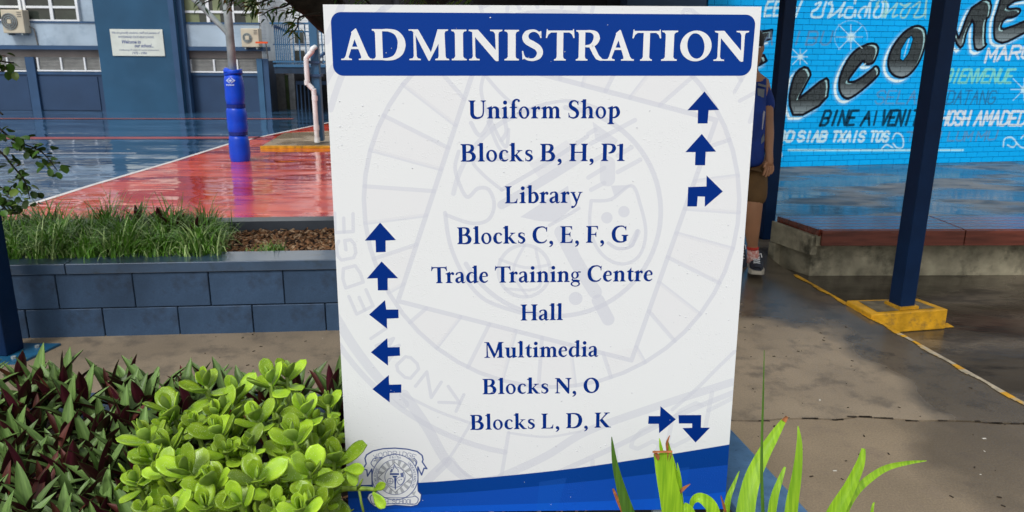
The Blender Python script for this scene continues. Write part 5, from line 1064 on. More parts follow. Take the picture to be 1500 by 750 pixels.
# socks and shoes
def sock(cx, yt, yb, dy):
    a, c = VM(cx, yt, dy), VM(cx+1, yb, dy); b = MB(); b.tube([a, (a+c)/2, c], [.040, .042, .046], 14); o = b.obj('sock', M_sock, man, smooth=True); o.matrix_local = Imn
    b = MB(); b.tube([a+Vector((0, 0, .012)), a-Vector((0, 0, .006))], .042, 14); q = b.obj('sock_band', M_red, o, smooth=True); q.matrix_local = Matrix.Identity(4)
sock(1105, 364, 384, .01); sock(1082, 356, 372, .325)
def shoe(ank, toe, tilt):
    M = Imn @ Matrix.Translation(ank) @ Matrix.Rotation(toe, 4, 'Z') @ Matrix.Rotation(tilt, 4, 'X')     # toe along local -Y
    prof = [(.075, .034, .055), (.05, .042, .075), (.0, .045, .082), (-.05, .046, .062), (-.11, .05, .045), (-.16, .047, .036), (-.195, .03, .026)]
    def ring_(y, hw, h, z0): return [(-hw, y, z0), (-hw*1.0, y, z0+(h-z0)*.55), (-hw*.6, y, h), (hw*.6, y, h), (hw, y, z0+(h-z0)*.55), (hw, y, z0)]
    b = MB(); n = 6
    for y, hw, h in prof: b.v += ring_(y, hw, h, 0)
    for i in range(len(prof)-1):
        for j in range(n): b.f.append((i*n+j, (i+1)*n+j, (i+1)*n+(j+1) % n, i*n+(j+1) % n)); b.mi.append(0)
    b.f.append(tuple(range(n))[::-1]); b.f.append(tuple((len(prof)-1)*n+j for j in range(n))); b.mi += [0, 0]
    o = b.obj('shoe', M_shoe, man, smooth=True); s = o.modifiers.new('s', 'SUBSURF'); s.levels = 1; s.render_levels = 1; o.matrix_local = M
    b = MB(); lo, hi = [], []
    for y, hw, h in prof: lo.append((y, hw+.005))
    P1 = [(hw, y) for y, hw in lo]+[(-hw, y) for y, hw in lo[::-1]]
    b.prism([Vector((x, y, -.028)) for x, y in P1], [Vector((x, y, .008)) for x, y in P1]); b.obj('sole', M_sole, o, bevel=.004).matrix_local = Matrix.Identity(4)
    b = MB()
    for k in range(5):
        y = -.02-k*.024; z = .078-k*.009; b.tube([(-.022, y, z), (0, y-.006, z+.005), (.022, y, z)], .0038, 5)
    b.tube([(0, -.01, .085), (.03, -.03, .098), (.035, -.05, .075)], .0035, 5); b.tube([(0, -.01, .085), (-.03, -.03, .098), (-.03, -.05, .078)], .0035, 5)
    b.obj('shoelace', M_white, o).matrix_local = Matrix.Identity(4)
an = VM(1109, 389, .02)
shoe(Vector((an.x, an.y, .045)), R(-14), R(-6)); an = VM(1084, 374, .33); shoe(Vector((an.x, an.y, .07)), R(-6), R(28))

# ------------------------------------------------------------------ front garden bed
ZF = .45
c0 = G(1065, 622, ZF); c1 = G(1185, 750, ZF); cd = (c1-c0).normalized(); cn_ = Vector((-cd.y, cd.x, 0)); cn_ = cn_ if cn_.x < 0 else -cn_      # towards the bed
cE = c0+cd*2.2; YK = c0.y
gb = empty('garden_bed_wall', 'blue painted wall and capping round the front garden bed', 'wall', (c0.x, c0.y, 0)); Ig2 = Matrix.Translation(-Vector(gb.location))
M_cap = mat('speckled_blue_cap', (.075, .155, .27), .38, .12, 25, .4, 120, dirt=((.03, .06, .11), 60, .6, .72), bdist=.002, coat=.25)
def pr_(q, z0, z1, n_, m_, par=gb, bev=.004): o = MB().prism([Vector((p.x, p.y, z0)) for p in q], [Vector((p.x, p.y, z1)) for p in q]).obj(n_, m_, par, bevel=bev); o.matrix_local = Ig2; return o
cB = c0-cd*((.20)/abs(cd.y)); YK = cB.y
q0, q1 = cB, cB+cn_*.17
pr_([q0, cE, cE+cn_*.17, q1+cd*.174], ZF-.05, ZF, 'capping', M_cap)
pr_([q0+Vector((-.002, 0, 0)), q0+cd*.14+Vector((-.002, 0, 0)), Vector((-4, YK-.14, 0)), Vector((-4, YK, 0))], ZF-.05, ZF-.003, 'capping', M_wallblue)
for k in range(2):
    for j in range(12):
        x1_ = cB.x-.012-j*.4-(k*.2); pr_([Vector((x1_, YK-.012, 0)), Vector((x1_-.394, YK-.012, 0)), Vector((x1_-.394, YK-.16, 0)), Vector((x1_, YK-.16, 0))], .002+k*.2, .196+k*.2, 'block', M_wallblue)
    for j in range(5):
        a = cB+cd*(.0+j*.4+k*.2)+cn_*.012; e_ = cB+cd*(.394+j*.4+k*.2)+cn_*.012; pr_([a, e_, e_+cn_*.14, a+cn_*.14], .002+k*.2, .196+k*.2, 'block', M_wallblue)
# soil
b = MB(); n1, n2 = 70, 30
for j in range(n2+1):
    for i in range(n1+1):
        y = .15+j*(YK-.15-.15)/n2; xr_ = (c0+cd*((y-c0.y)/cd.y)+cn_*.15).x; x = -4+(xr_+4)*i/n1; b.v.append((x, y, .418+random.uniform(-.008, .012)))
for j in range(n2):
    for i in range(n1): k = j*(n1+1)+i; b.f.append((k, k+1, k+n1+2, k+n1+1)); b.mi.append(0)
b.obj('garden_soil', M_soil, kind='structure')
lt = MB()
for i in range(1500):
    x, y = random.uniform(-1.4, .55), random.uniform(1.0, 1.9); l = random.uniform(.004, .02)
    lt.box((-l, -.003, 0), (l, .003, .002), Matrix.Translation((x, y, .43)) @ Matrix.Rotation(random.uniform(0, 6.3), 4, 'Z') @ Matrix.Rotation(random.gauss(0, .4), 4, 'Y'), mi=random.choice((0, 1, 2)))
o = lt.obj('leaf_litter', ML, kind='stuff')

# ---- leaves
def leaf_mesh(name, L, W, fold, bend, mats, seg=7, prof=None, thick=.0006):
    """long leaf along +Y, upper side +Z in the first material and underside in the second"""
    b = MB(); prof = prof or (lambda t: (math.sin(math.pi*min(1, t*.93+.07)**.8))**.8 if t < 1 else 0)
    rows = []
    for s in (1, -1):
        base = len(b.v)
        for i in range(seg+1):
            t = i/seg; w_ = W/2*max(prof(t), .02); y = L*t; z = -bend*L*t*t; y *= 1-.25*bend*t
            for j, u in enumerate((-1, -.5, 0, .5, 1)): b.v.append((u*w_, y, z+abs(u)**1.4*w_*fold+s*thick))
        for i in range(seg):
            for j in range(4):
                k = base+i*5+j; f = (k, k+1, k+6, k+5); b.f.append(f if s == 1 else f[::-1]); b.mi.append(0 if s == 1 else 1)
    return b.mesh(name, mats, True)
def leafmat(name, col, col2, rough, randv, tr=.0, streak=(40, 3, 3), spot=0):
    m = mat(name, col, rough, .2, 3, .25, 120, col2=col2, randv=randv, stretch=streak, bdist=.0015)
    if tr:
        t = m.node_tree; N, L = t.nodes, t.links; b = N['Principled BSDF']; tb = N.new('ShaderNodeBsdfTranslucent'); mx = N.new('ShaderNodeMixShader'); mx.inputs[0].default_value = tr
        src = b.inputs['Base Color'].links[0].from_socket; L.new(src, tb.inputs[0]); L.new(b.outputs[0], mx.inputs[1]); L.new(tb.outputs[0], mx.inputs[2])
        L.new(mx.outputs[0], [n for n in N if n.type == 'OUTPUT_MATERIAL'][0].inputs[0])
    return m
M_rg = leafmat('boat_lily_green', (.17, .27, .075), (.06, .12, .03), .34, .35, .1); M_rp = leafmat('boat_lily_purple', (.075, .010, .020), (.03, .005, .010), .42, .35, .15)
rho = [leaf_mesh('boat_lily_leaf', L, W, f, bd, [M_rg, M_rp]) for L, W, f, bd in ((.165, .042, .5, .10), (.145, .040, .45, .22), (.18, .044, .6, .04), (.12, .034, .5, .3))]
M_rb = leafmat('boat_lily_brown', (.12, .03, .02), (.05, .012, .01), .5, .3, .1)
rho_b = leaf_mesh('boat_lily_leaf', .14, .034, .5, .15, [M_rb, M_rb])
def aim(pos, az, el, roll=0, s=1):
    """leaf matrix: leaf axis at azimuth az, elevation el, upper side turned to the plant's centre"""
    d = Vector((math.cos(az)*math.cos(el), math.sin(az)*math.cos(el), math.sin(el))); up = Vector((-math.cos(az)*math.sin(el), -math.sin(az)*math.sin(el), math.cos(el)))
    x = d.cross(up); M = Matrix((x, d, up)).transposed().to_4x4() @ Matrix.Rotation(roll, 4, 'Y'); M = Matrix.Translation(pos) @ M @ Matrix.Scale(s, 4); return M
def rosette(pos, n, s, label, group, name='boat_lily', cat='plant', lean=0):
    o = empty(name, label, cat, (pos[0], pos[1], .425) if name == 'boat_lily' and pos[1] < 3 else tuple(pos), group); ph = random.uniform(0, 6.28)
    for i in range(n):
        t = i/n; el = R(86-t*62+random.uniform(-8, 8)); az = ph+i*2.4+random.uniform(-.25, .25)
        me = random.choice(rho) if random.random() > .12 else rho_b
        link('leaf', me, o, M=aim(Vector((math.cos(az)*.006, math.sin(az)*.006, .05*(1-t)*s+pos[2]-o.location.z)), az, el, random.uniform(-.25, .25), s*random.uniform(.78, 1.08)*(.8+.3*min(1, 2*t))))
    MB().tube([(0, 0, -.03), (0, 0, .06*s+pos[2]-o.location.z)], .010*s, 6).obj('stem', M_rp, o)
    return o
def pxof(p):
    d = Vector(p)-EYE; k = d.dot(FW); return 750+F*d.dot(RT)/k, 375-F*d.dot(UP)/k
cnt = 0
y = 1.12
row_y = []
while y < 2.06:
    x = -1.70+random.uniform(0, .05)
    while x < -.28:
        px_, py2 = x+random.uniform(-.03, .03), y+random.uniform(-.03, .03); X_, Y_ = pxof((px_, py2, .6))
        if -60 < X_ < 500 and not (X_ > 300 and Y_ > 640) and not (X_ > 440 and py2 < 1.5):
            k_ = (py2-1.1)/.95; o = rosette((px_, py2, .455+.05*k_+random.uniform(-.02, .025)+(.03 if py2 > 1.88 else 0)), random.choice((9, 10, 11)), random.uniform(.66, .84)+.10*max(0, k_), 'x', 'boat lilies massed in the front garden bed'); row_y.append((round((y-1.12)/.078), px_, o))
        x += .082
    y += .078
ORD = ['first', 'second', 'third', 'fourth', 'fifth', 'sixth', 'seventh', 'eighth', 'ninth', 'tenth', 'eleventh', 'twelfth', 'thirteenth', 'fourteenth', 'fifteenth', 'sixteenth', 'seventeenth', 'eighteenth', 'nineteenth', 'twentieth', 'twenty-first', 'twenty-second']
nr_ = max(r_[0] for r_ in row_y)
for r_ in range(nr_+1):
    for i, q in enumerate(sorted([t for t in row_y if t[0] == r_], key=lambda t: t[1])):
        q[2]['label'] = 'boat lily, %s from the left in the %s row from the back' % (ORD[i], ORD[nr_-r_])
for (X_, D_, lab) in ((205, 4.62, 'leftmost of the four dark purple boat lilies behind the planter grass'), (238, 4.68, 'second of the four dark purple boat lilies behind the planter grass'), (268, 4.55, 'third of the four dark purple boat lilies behind the planter grass'), (286, 4.5, 'rightmost of the four dark purple boat lilies behind the planter grass')):
    p = V(X_, 350, D_); rosette((p.x, p.y, .40), 12, 1.15, lab, 'boat lilies at the back of the planter')

# ---- jade bush
M_j1 = leafmat('jade_leaf', (.34, .50, .03), (.11, .25, .012), .2, .5, .14, (6, 6, 6)); M_j2 = leafmat('jade_leaf_underside', (.24, .36, .06), (.10, .19, .03), .28, .4, .14, (6, 6, 6)); M_js = leafmat('jade_stem', (.22, .32, .04), (.10, .16, .03), .4, .2)
for m_ in (M_j1,):
    t = m_.node_tree; N, L_n = t.nodes, t.links; b_ = N['Principled BSDF']; tc_ = N.new('ShaderNodeTexCoord'); vo = N.new('ShaderNodeTexVoronoi'); vo.inputs['Scale'].default_value = 330; L_n.new(tc_.outputs['Object'], vo.inputs['Vector'])
    mr_ = N.new('ShaderNodeMapRange'); mr_.inputs[1].default_value = .12; mr_.inputs[2].default_value = .24; mr_.inputs[3].default_value = 1; mr_.inputs[4].default_value = 0; L_n.new(vo.outputs['Distance'], mr_.inputs[0])
    old = b_.inputs['Base Color'].links[0].from_socket; mx_ = N.new('ShaderNodeMix'); mx_.data_type = 'RGBA'; ml = N.new('ShaderNodeMath'); ml.operation = 'MULTIPLY'; ml.inputs[1].default_value = .55; L_n.new(mr_.outputs[0], ml.inputs[0]); L_n.new(ml.outputs[0], mx_.inputs['Factor']); L_n.new(old, mx_.inputs['A']); mx_.inputs['B'].default_value = (.75, .85, .5, 1); L_n.new(mx_.outputs['Result'], b_.inputs['Base Color'])
def jade_mesh(L, W, cup):
    b = MB(); seg, nc = 8, 6
    pr = lambda t: (0.20+.80*math.sin(math.pi*.5*min(1, t/.62)**1.3)) if t < .62 else math.sqrt(max(0, 1-((t-.62)/.38)**2))
    for s in (1, -1):
        base = len(b.v)
        for i in range(seg+1):
            t = (i/seg)**.85; w_ = W/2*pr(t)
            for j in range(nc+1):
                u = j/nc*2-1; edge = math.sqrt(max(0, 1-u*u)); th = .0026*(.35+edge)*(math.sin(math.pi*min(.97, t*.9+.08))**.4)
                b.v.append((u*w_, L*t, cup*(t*t*L*.35)+abs(u)**2*w_*.28+s*th))
        for i in range(seg):
            for j in range(nc):
                k = base+i*(nc+1)+j; f = (k, k+1, k+nc+2, k+nc+1); b.f.append(f if s == 1 else f[::-1]); b.mi.append(0 if s == 1 else 1)
    n = (seg+1)*(nc+1)
    for i in range(seg):
        for j, fl in ((0, 0), (nc, 1)):
            a = i*(nc+1)+j; f = (a, a+nc+1, a+nc+1+n, a+n); b.f.append(f if not fl else f[::-1]); b.mi.append(0)
    return b.mesh('jade_leaf', [M_j1, M_j2], True)
jl = [jade_mesh(.058, .034, .5), jade_mesh(.05, .032, .8), jade_mesh(.066, .036, .3)]
jb0 = Vector((-.50, 1.50, .42)); jd = empty('jade_bush', 'bright yellow green jade bush with thick round wet leaves left of the sign', 'shrub', tuple(jb0)); nj = 0; rest_l = []
tips = [(215, 640, 1.52), (250, 600, 1.62), (300, 560, 1.66), (345, 575, 1.70), (395, 556, 1.68), (420, 548, 1.74), (445, 600, 1.55), (430, 640, 1.45), (375, 610, 1.55), (330, 600, 1.62), (285, 620, 1.5), (235, 690, 1.36), (200, 705, 1.42), (275, 690, 1.32), (330, 660, 1.42), (375, 700, 1.30), (410, 690, 1.36), (455, 690, 1.34), (350, 735, 1.24), (300, 740, 1.24), (250, 745, 1.25),
        (470, 640, 1.6), (480, 590, 1.75), (405, 740, 1.24), (455, 735, 1.26), (490, 670, 1.52), (490, 715, 1.42), (210, 745, 1.3), (245, 650, 1.48), (310, 705, 1.30), (405, 600, 1.66), (365, 650, 1.44), (440, 745, 1.22), (320, 630, 1.48), (495, 625, 1.7)]
tips += [(random.uniform(205, 490), random.uniform(585, 745), 0) for _ in range(24)]
tips = [(x, y, D_ or (1.72-(y-560)/190*.42+random.uniform(-.05, .05))) for x, y, D_ in tips if D_ or y > 590+max(0, 260-x)*.8]
def jade_rosette(tip, axis, s, pairs):
    global nj
    axis = axis.normalized(); q = axis.to_track_quat('Z', 'Y').to_matrix().to_4x4(); ph = random.uniform(0, 1.5)
    for k in range(pairs):
        for h_ in (0, 1):
            az = ph+k*math.pi/2+h_*math.pi+random.uniform(-.2, .2); el = R(76-k*24+random.uniform(-9, 9)); sc_ = s*(.62+.22*k if k < 3 else 1.05)*random.uniform(.88, 1.12)
            M = Matrix.Translation(tip-jb0-axis*(.010*k*s)) @ q @ aim(Vector((0, 0, 0)), az, el, random.uniform(-.15, .15), sc_)
            if nj < 292: link('leaf', random.choice(jl), jd, M=M); nj += 1
            else: rest_l.append(M)
for ti_, (x, y, D_) in enumerate(tips):
    tp_ = V(x, y, D_); base = jb0+Vector((random.uniform(-.1, .1)+(tp_.x-jb0.x)*.45, random.uniform(-.06, .06)+(tp_.y-jb0.y)*.45, random.uniform(.0, .05)))
    mid_ = base*.45+tp_*.55+Vector((0, 0, -.03)); c, r_ = catmull([tuple(base-jb0), tuple(mid_-jb0), tuple(tp_-jb0)], [.009, .0065, .0045], 5)
    b = MB(); b.tube([Vector(p) for p in c], r_, 7); b.obj('stem', M_js, jd, smooth=True)
    ax = (tp_-mid_).normalized()*.8+Vector((random.uniform(-.25, .25), -.35, .55)); jade_rosette(tp_, ax, (1.12 if ti_ < 9 or ti_ % 4 == 1 else random.choice((.66, .8, .95)))*random.uniform(.93, 1.07), 4)
for i in range(260):      # small lower leaves along the stems, deep in the bush
    x, y, D_ = random.choice(tips); p = V(x+random.uniform(-28, 28), y+random.uniform(15, 60), D_+random.uniform(.02, .12))
    rest_l.append(Matrix.Translation(p-jb0) @ aim(Vector((0, 0, 0)), random.uniform(0, 6.28), random.uniform(.0, 1.1), random.uniform(-.5, .5), random.uniform(.6, .9)))
# the long shoot that crosses in front of the sign
sh = [V(*p) for p in ((452, 716, 1.42), (500, 716, 1.40), (540, 716, 1.38), (552, 719, 1.375))]
b = MB(); c, r_ = catmull([tuple(p-jb0) for p in sh], [.006, .0055, .0045, .004], 5); b.tube([Vector(p) for p in c], r_, 7); b.obj('shoot', M_js, jd, smooth=True)
sh2 = [V(*p) for p in ((470, 712, 1.44), (488, 700, 1.42), (510, 685, 1.40))]; b = MB(); c, r_ = catmull([tuple(p-jb0) for p in sh2], [.005, .0045, .004], 5); b.tube([Vector(p) for p in c], r_, 7); b.obj('shoot', M_js, jd, smooth=True)
b = MB(); b.tube([V(526, 718, 1.385)-jb0, V(529, 735, 1.38)-jb0, V(533, 752, 1.37)-jb0], [.003, .003, .003], 6); b.tube([V(524, 716, 1.385)-jb0, V(531, 702, 1.38)-jb0], [.003, .002], 6); b.obj('aerial_root', M_js, jd, smooth=True)
def leaf_px(a, b_, Y, wpx, me, nrm=Vector((0, -1, .5)), par=None):
    p, q = V(*a, Y), V(*b_, Y-.01); d = (q-p); L = d.length; d.normalize(); x = d.cross(nrm).normalized(); z = x.cross(d)
    sc_ = L/.058; M = Matrix((x*(wpx*Y*1.06/F/.034)/1, d*sc_, z*sc_)).transposed().to_4x4(); M.translation = p-jb0; link('leaf', me, jd, M=M)
leaf_px((505, 688), (537, 686), 1.40, 19, jl[0]); leaf_px((508, 688), (520, 712), 1.41, 16, jl[0], Vector((.4, -.6, .5))); leaf_px((548, 718), (568, 706), 1.37, 13, jl[0]); leaf_px((546, 721), (566, 742), 1.37, 19, jl[0], Vector((-.2, -1, .2)))
leaf_px((498, 722), (486, 752), 1.40, 22, jl[0])
b = MB(); src = jl[1]; vs = [v.co.copy() for v in src.vertices]; fs = [tuple(f.vertices) for f in src.polygons]
for M in rest_l: b.raw([M @ v for v in vs], fs)
b.obj('inner_leaves', M_j1, jd, smooth=True, kind='stuff')

# ---- strap leaves right of the sign
M_sg = leafmat('strap_leaf_green', (.36, .58, .03), (.20, .42, .02), .3, .12, .35, (60, 3, 3)); M_sd = leafmat('dark_strap_leaf', (.07, .17, .015), (.04, .10, .01), .35, .1, .2, (60, 3, 3)); M_dead = mat('dead_leaf_tip', (.30, .10, .03), .7, .4, 80, col2=(.12, .05, .02))
def strap(px, Y0, Y1, widths, mtl, parent, fold=.35, name='leaf', Zr=0):
    """px: path of photo points from tip to base"""
    n = len(px); pts = [V(x, y, Y0+(Y1-Y0)*i/(n-1)) for i, (x, y) in enumerate(px)]; c, w_ = catmull([tuple(p) for p in pts], widths, 6); b = MB(); c = [Vector(p) for p in c]
    for s in (1, -1):
        base = len(b.v)
        for i, p in enumerate(c):
            t = (c[min(i+1, len(c)-1)]-c[max(i-1, 0)]).normalized(); v = (EYE-p).normalized(); sd2 = t.cross(v).normalized(); fr = sd2.cross(t); hw = w_[i]*1.55/F/2
            for u in (-1, -.5, 0, .5, 1): b.v.append(tuple(p+sd2*u*hw-fr*((1-abs(u))*hw*fold)+fr*s*.0007-Vector(parent.location)))
        for i in range(len(c)-1):
            for j in range(4): k = base+i*5+j; f = (k, k+1, k+6, k+5); b.f.append(f if s == -1 else f[::-1]); b.mi.append(0)
    return b.obj(name, mtl, parent, smooth=True)
def base_pt(x, Y): p = V(x, 750, Y); return (p.x, p.y, .43)
s1 = empty('strap_leaf_plant', 'strap leaved plant with a broad cut leaf in front of the blue wave', 'plant', base_pt(975, 1.36), 'strap leaved plants right of the sign')
strap([(896, 640), (901, 680), (911, 720), (922, 755), (935, 800)], 1.46, 1.40, [1, 9, 15, 19, 18], M_sd, s1)
strap([(898, 716), (906, 735), (913, 752)], 1.448, 1.435, [3, 6, 5], M_dead, s1, name='dead_patch')
strap([(971, 664), (976, 700), (984, 740), (992, 800)], 1.38, 1.36, [27, 28, 32, 30], M_sg, s1, .15)
strap([(958, 661), (963, 668), (964, 674)], 1.378, 1.378, [3, 6, 2], M_dead, s1, name='dead_tip'); strap([(981, 664), (979, 676)], 1.378, 1.378, [7, 3], M_dead, s1, name='dead_tip'); strap([(956, 662), (985, 661.5)], 1.377, 1.377, [3, 3], M_dead, s1, name='dead_tip')
strap([(966, 642), (968, 655), (972, 672)], 1.44, 1.43, [1, 5, 6], M_sg, s1); strap([(978, 645), (985, 680), (993, 720), (1000, 790)], 1.42, 1.40, [1, 9, 13, 14], M_sg, s1); strap([(981, 638), (977, 650), (979, 668)], 1.415, 1.41, [1, 4, 3], M_dead, s1, name='dead_tip')
strap([(992, 678), (996, 705), (998, 760)], 1.46, 1.44, [1, 6, 7], M_sg, s1); strap([(1011, 709), (1001, 716), (993, 725)], 1.40, 1.40, [1, 5, 4], M_dead, s1, name='dead_tip')
strap([(1012, 746), (1015, 734), (1024, 729), (1036, 735), (1045, 750), (1050, 790)], 1.40, 1.38, [3, 9, 14, 18, 19, 18], M_sg, s1); strap([(1000, 742), (1010, 752), (1015, 790)], 1.37, 1.36, [14, 17, 16], M_sg, s1)
s2 = empty('strap_leaf_plant', 'bright strap leaved plant with a broad bent leaf over the blue capping', 'plant', base_pt(1100, 1.36), 'strap leaved plants right of the sign')
strap([(1083, 690), (1074, 712), (1066, 735), (1060, 790)], 1.46, 1.42, [1, 6, 9, 10], M_sg, s2); strap([(1056, 726), (1060, 740), (1063, 752)], 1.4, 1.4, [1, 4, 4], M_dead, s2, name='dead_tip')
strap([(1148, 616), (1133, 640), (1116, 670), (1101, 705), (1092, 750), (1090, 800)], 1.50, 1.36, [7, 15, 20, 24, 27, 27], M_sg, s2); strap([(1153, 610), (1148, 617)], 1.498, 1.496, [4, 8], M_dead, s2, name='dead_tip')
strap([(1150, 684), (1142, 705), (1133, 735), (1126, 790)], 1.40, 1.36, [3, 8, 12, 12], M_sg, s2); strap([(1169, 624), (1171, 650), (1168, 690), (1160, 740), (1154, 800)], 1.42, 1.36, [1, 8, 13, 18, 19], M_sg, s2)
s3 = empty('strap_leaf_plant', 'strap leaved plant with one leaf arching to the right over the walkway', 'plant', base_pt(1225, 1.36), 'strap leaved plants right of the sign')
strap([(1265, 657), (1260, 680), (1244, 715), (1224, 752), (1205, 800)], 1.40, 1.35, [5, 12, 17, 24, 28], M_sg, s3, .6); strap([(1357, 675), (1330, 678), (1300, 685), (1275, 700), (1252, 722), (1235, 755), (1228, 800)], 1.52, 1.38, [1, 6, 9, 11, 12, 12, 12], M_sg, s3)
strap([(1281, 736), (1278, 745), (1274, 790)], 1.4, 1.38, [1, 4, 6], M_sg, s3)
s4 = empty('grass_stalk', 'single tall thin grass stalk standing in front of the grey walkway', 'grass stalk', base_pt(1118, 1.33)); strap([(1119.5, 513), (1118, 580), (1116, 650), (1116, 710), (1120, 800)], 1.42, 1.34, [.8, 2.5, 3.6, 4.5, 5.5], M_sd, s4)

# ---- grass mass and tuft in the middle planter
def blades(b, n, ur, dr, hr, z0, light=.18, wmin=.0035):
    for i in range(n):
        u = random.uniform(*ur); d = random.uniform(*dr); L = random.uniform(*hr)*(.75+.35*math.sin(u*9+d*5)*math.sin(u*23+1.3)); az = random.uniform(0, 6.28); lean = random.uniform(.3, 1.5); w_ = random.uniform(wmin, wmin*1.9)
        c = Vector((u, d, z0)); p = c.copy(); el = R(random.uniform(62, 88)); rows = []
        for k in range(6):
            rows.append(p.copy()); stp = L/5; p = p+Vector((math.cos(az)*math.cos(el), math.sin(az)*math.cos(el), math.sin(el)))*stp; el -= lean*.42*(.5+k*.25)
        sx = Vector((-math.sin(az), math.cos(az), 0)); vs = []
        for k, r_ in enumerate(rows): ww = w_*(1-.17*k if k else .7); vs += [r_-sx*ww, r_+sx*ww]
        b.raw(vs, [(2*k, 2*k+1, 2*k+3, 2*k+2) for k in range(5)], 1 if random.random() < light else 0)
b = MB(); uL, uR = -1.2, U(292, 380)
blades(b, 8200, (uL, uR-.02), (.20, .80), (.18, .36), .37, .2, .0042)
blades(b, 1500, (uL, uR+.08), (.10, .26), (.18, .32), .39, .35, .0042)
o = b.obj('lily_turf', [M_grass, M_grassl], kind='stuff', label='dense green lily turf filling the left of the planter'); o.matrix_world = MP
b = MB(); ut = U(372, 375); blades(b, 210, (ut-.11, ut+.11), (.22, .33), (.07, .14), .375, .3, .0028); tf = b.mesh('grass_tuft', [M_grass, M_grassl])
o = link('grass_tuft', tf); o.matrix_world = MP; o['label'] = 'small green grass tuft alone in the bark mulch'; o['category'] = 'grass tuft'
# ---- overhanging twigs with small round leaves at the left edge
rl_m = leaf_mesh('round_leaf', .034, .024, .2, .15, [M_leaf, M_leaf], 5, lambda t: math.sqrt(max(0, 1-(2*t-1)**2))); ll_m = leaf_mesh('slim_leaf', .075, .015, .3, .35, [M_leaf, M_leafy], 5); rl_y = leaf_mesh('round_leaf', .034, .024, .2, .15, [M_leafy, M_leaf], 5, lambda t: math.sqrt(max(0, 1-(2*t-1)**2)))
tb = V(-110, 330, 3.6); sb = empty('small_tree', 'small leaved tree reaching in from the left edge over the grass', 'tree', (tb.x, tb.y, .38)); T0 = Vector(sb.location)
b = MB(); b.tube([Vector((0, 0, 0)), Vector((-.03, 0, .5)), Vector((.02, 0, 1.1)), Vector((.0, .02, 1.7))], [.03, .026, .02, .012], 8); b.obj('trunk', M_bark, sb, smooth=True)
for path, n in (([(-100, 170), (-20, 178), (20, 205), (60, 222), (84, 250)], 70), ([(-100, 175), (-10, 215), (20, 245), (36, 265), (44, 292)], 48), ([(-90, 260), (-20, 285), (10, 298), (24, 312)], 30), ([(-60, 250), (-10, 270), (14, 282)], 16), ([(-80, 60), (-20, 80), (4, 90), (20, 92)], 22), ([(-60, 130), (-20, 150), (4, 168)], 10)):
    pts = [V(x, y, 3.55+random.uniform(-.05, .05))-T0 for x, y in path]; c, r_ = catmull([tuple(p) for p in pts], [.009, .006, .004, .003, .002][:len(pts)], 6); c = [Vector(p) for p in c]
    b = MB(); b.tube([Vector((0, 0, c[0].z-.1))]+c, [.012]+r_, 6); b.obj('branch', M_bark, sb)
    for k in range(n):
        t = random.uniform(.3, 1)*(len(c)-1); i = int(min(t, len(c)-1)); p = c[i]+Vector((random.uniform(-.035, .035), random.uniform(-.06, .06), random.uniform(-.05, .025)))
        link('leaf', rl_y if (path[0][1] in (60,) or random.random() < .18) else rl_m, sb, M=aim(p, random.uniform(0, 6.28), random.uniform(-1.2, .5), random.uniform(-.6, .6), random.uniform(1.0, 1.55)))
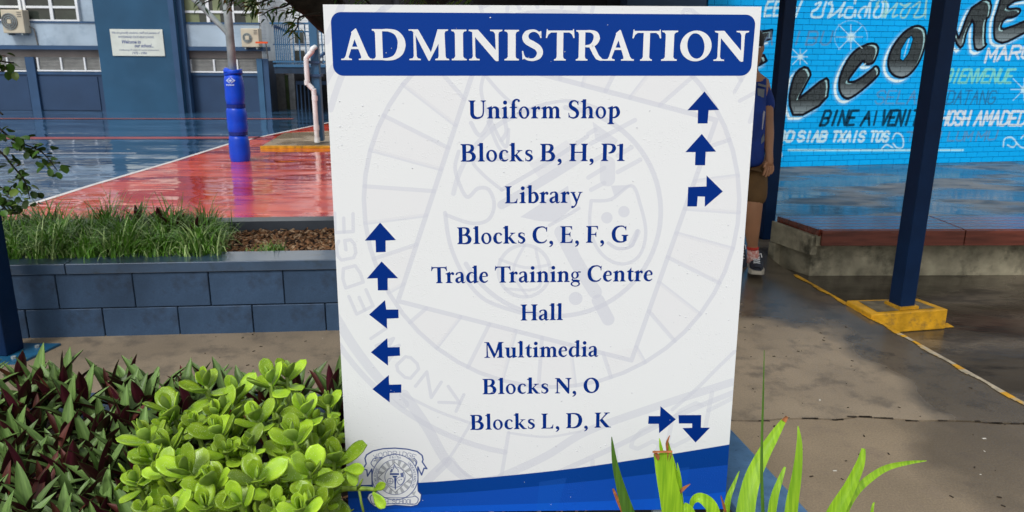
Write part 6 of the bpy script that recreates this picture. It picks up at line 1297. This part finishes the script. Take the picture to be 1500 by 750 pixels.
# ---- dark leaning tree behind the sign
tr_ = V(590, 330, 5.3); tree = empty('leaning_tree', 'dark barked tree limb leaning across above the left corner of the sign', 'tree', (tr_.x, 5.3, -.6)); T1 = Vector(tree.location)
pts = [Vector((0, 0, 0)), V(588, 300, 5.3)-T1, V(585, 160, 5.3)-T1, V(540, 78, 5.25)-T1, V(484, 22, 5.2)-T1, V(432, -22, 5.1)-T1, V(370, -70, 5.0)-T1]
c, r_ = catmull([tuple(p) for p in pts], [.2, .19, .17, .15, .125, .12, .1], 6)
r_ = [q*random.uniform(.93, 1.07) for q in r_]; b = MB(); b.tube([Vector(p) for p in c], r_, 12); b.obj('trunk', M_bark, tree, smooth=True)
c2_, r2_ = catmull([tuple(V(*p)-T1) for p in ((560, 120, 5.3), (600, 30, 5.4), (680, -40, 5.5), (800, -120, 5.6))], [.12, .10, .08, .05], 5); b = MB(); b.tube([Vector(p) for p in c2_], r2_, 9); b.obj('branch', M_bark, tree, smooth=True)
tw_ = [[(440, -10), (420, 8), (398, 14), (384, 22)], [(430, -20), (400, -4), (380, 4), (366, 8)], [(470, 20), (440, 25), (436, 38), (430, 46)], [(460, -5), (442, 12), (420, 20)], [(420, -30), (370, -22), (330, -8), (296, 6)], [(370, -22), (345, -6), (338, 8)], [(400, -30), (385, -12), (372, 2), (362, 14)],
       [(500, 0), (490, -10), (520, -8)], [(560, 30), (540, 4), (530, -4)], [(640, 0), (620, -2), (600, -6)], [(700, -20), (680, -4), (660, 2)]]
n_leaf = 0
for path in tw_:
    pts = [V(x, y, 5.05+random.uniform(-.12, .1))-T1 for x, y in path]; c, r_ = catmull([tuple(p) for p in pts], [.012, .007, .005, .003][:len(pts)], 5); c = [Vector(p) for p in c]; b = MB(); b.tube(c, r_, 5); b.obj('twig', M_bark, tree)
    for k in range(24):
        i = random.randrange(len(c)//3, len(c)); p = c[i]+Vector((random.gauss(0, .02), random.gauss(0, .04), random.gauss(0, .02))); link('leaf', ll_m, tree, M=aim(p, random.uniform(2.2, 4.6) if random.random() < .7 else random.uniform(0, 6.28), random.uniform(-1.0, .5), random.uniform(-.8, .8), random.uniform(.6, 1.1)))
b = MB(); vs = [v.co.copy() for v in ll_m.vertices]; fs = [tuple(f.vertices) for f in ll_m.polygons]
for i in range(5200):      # crown above the frame
    a = random.uniform(0, 6.28); rr = random.random()**.5; p = Vector((random.gauss(-.2, 1.0), random.gauss(0, .7), 3.45+random.gauss(0, .42)))
    if p.z < 2.75: continue
    M = aim(p, random.uniform(0, 6.28), random.uniform(-1.2, .6), 0, random.uniform(1.0, 1.8)); b.raw([M @ v for v in vs], fs[:20])
b.obj('crown', M_leaf, tree, kind='stuff')
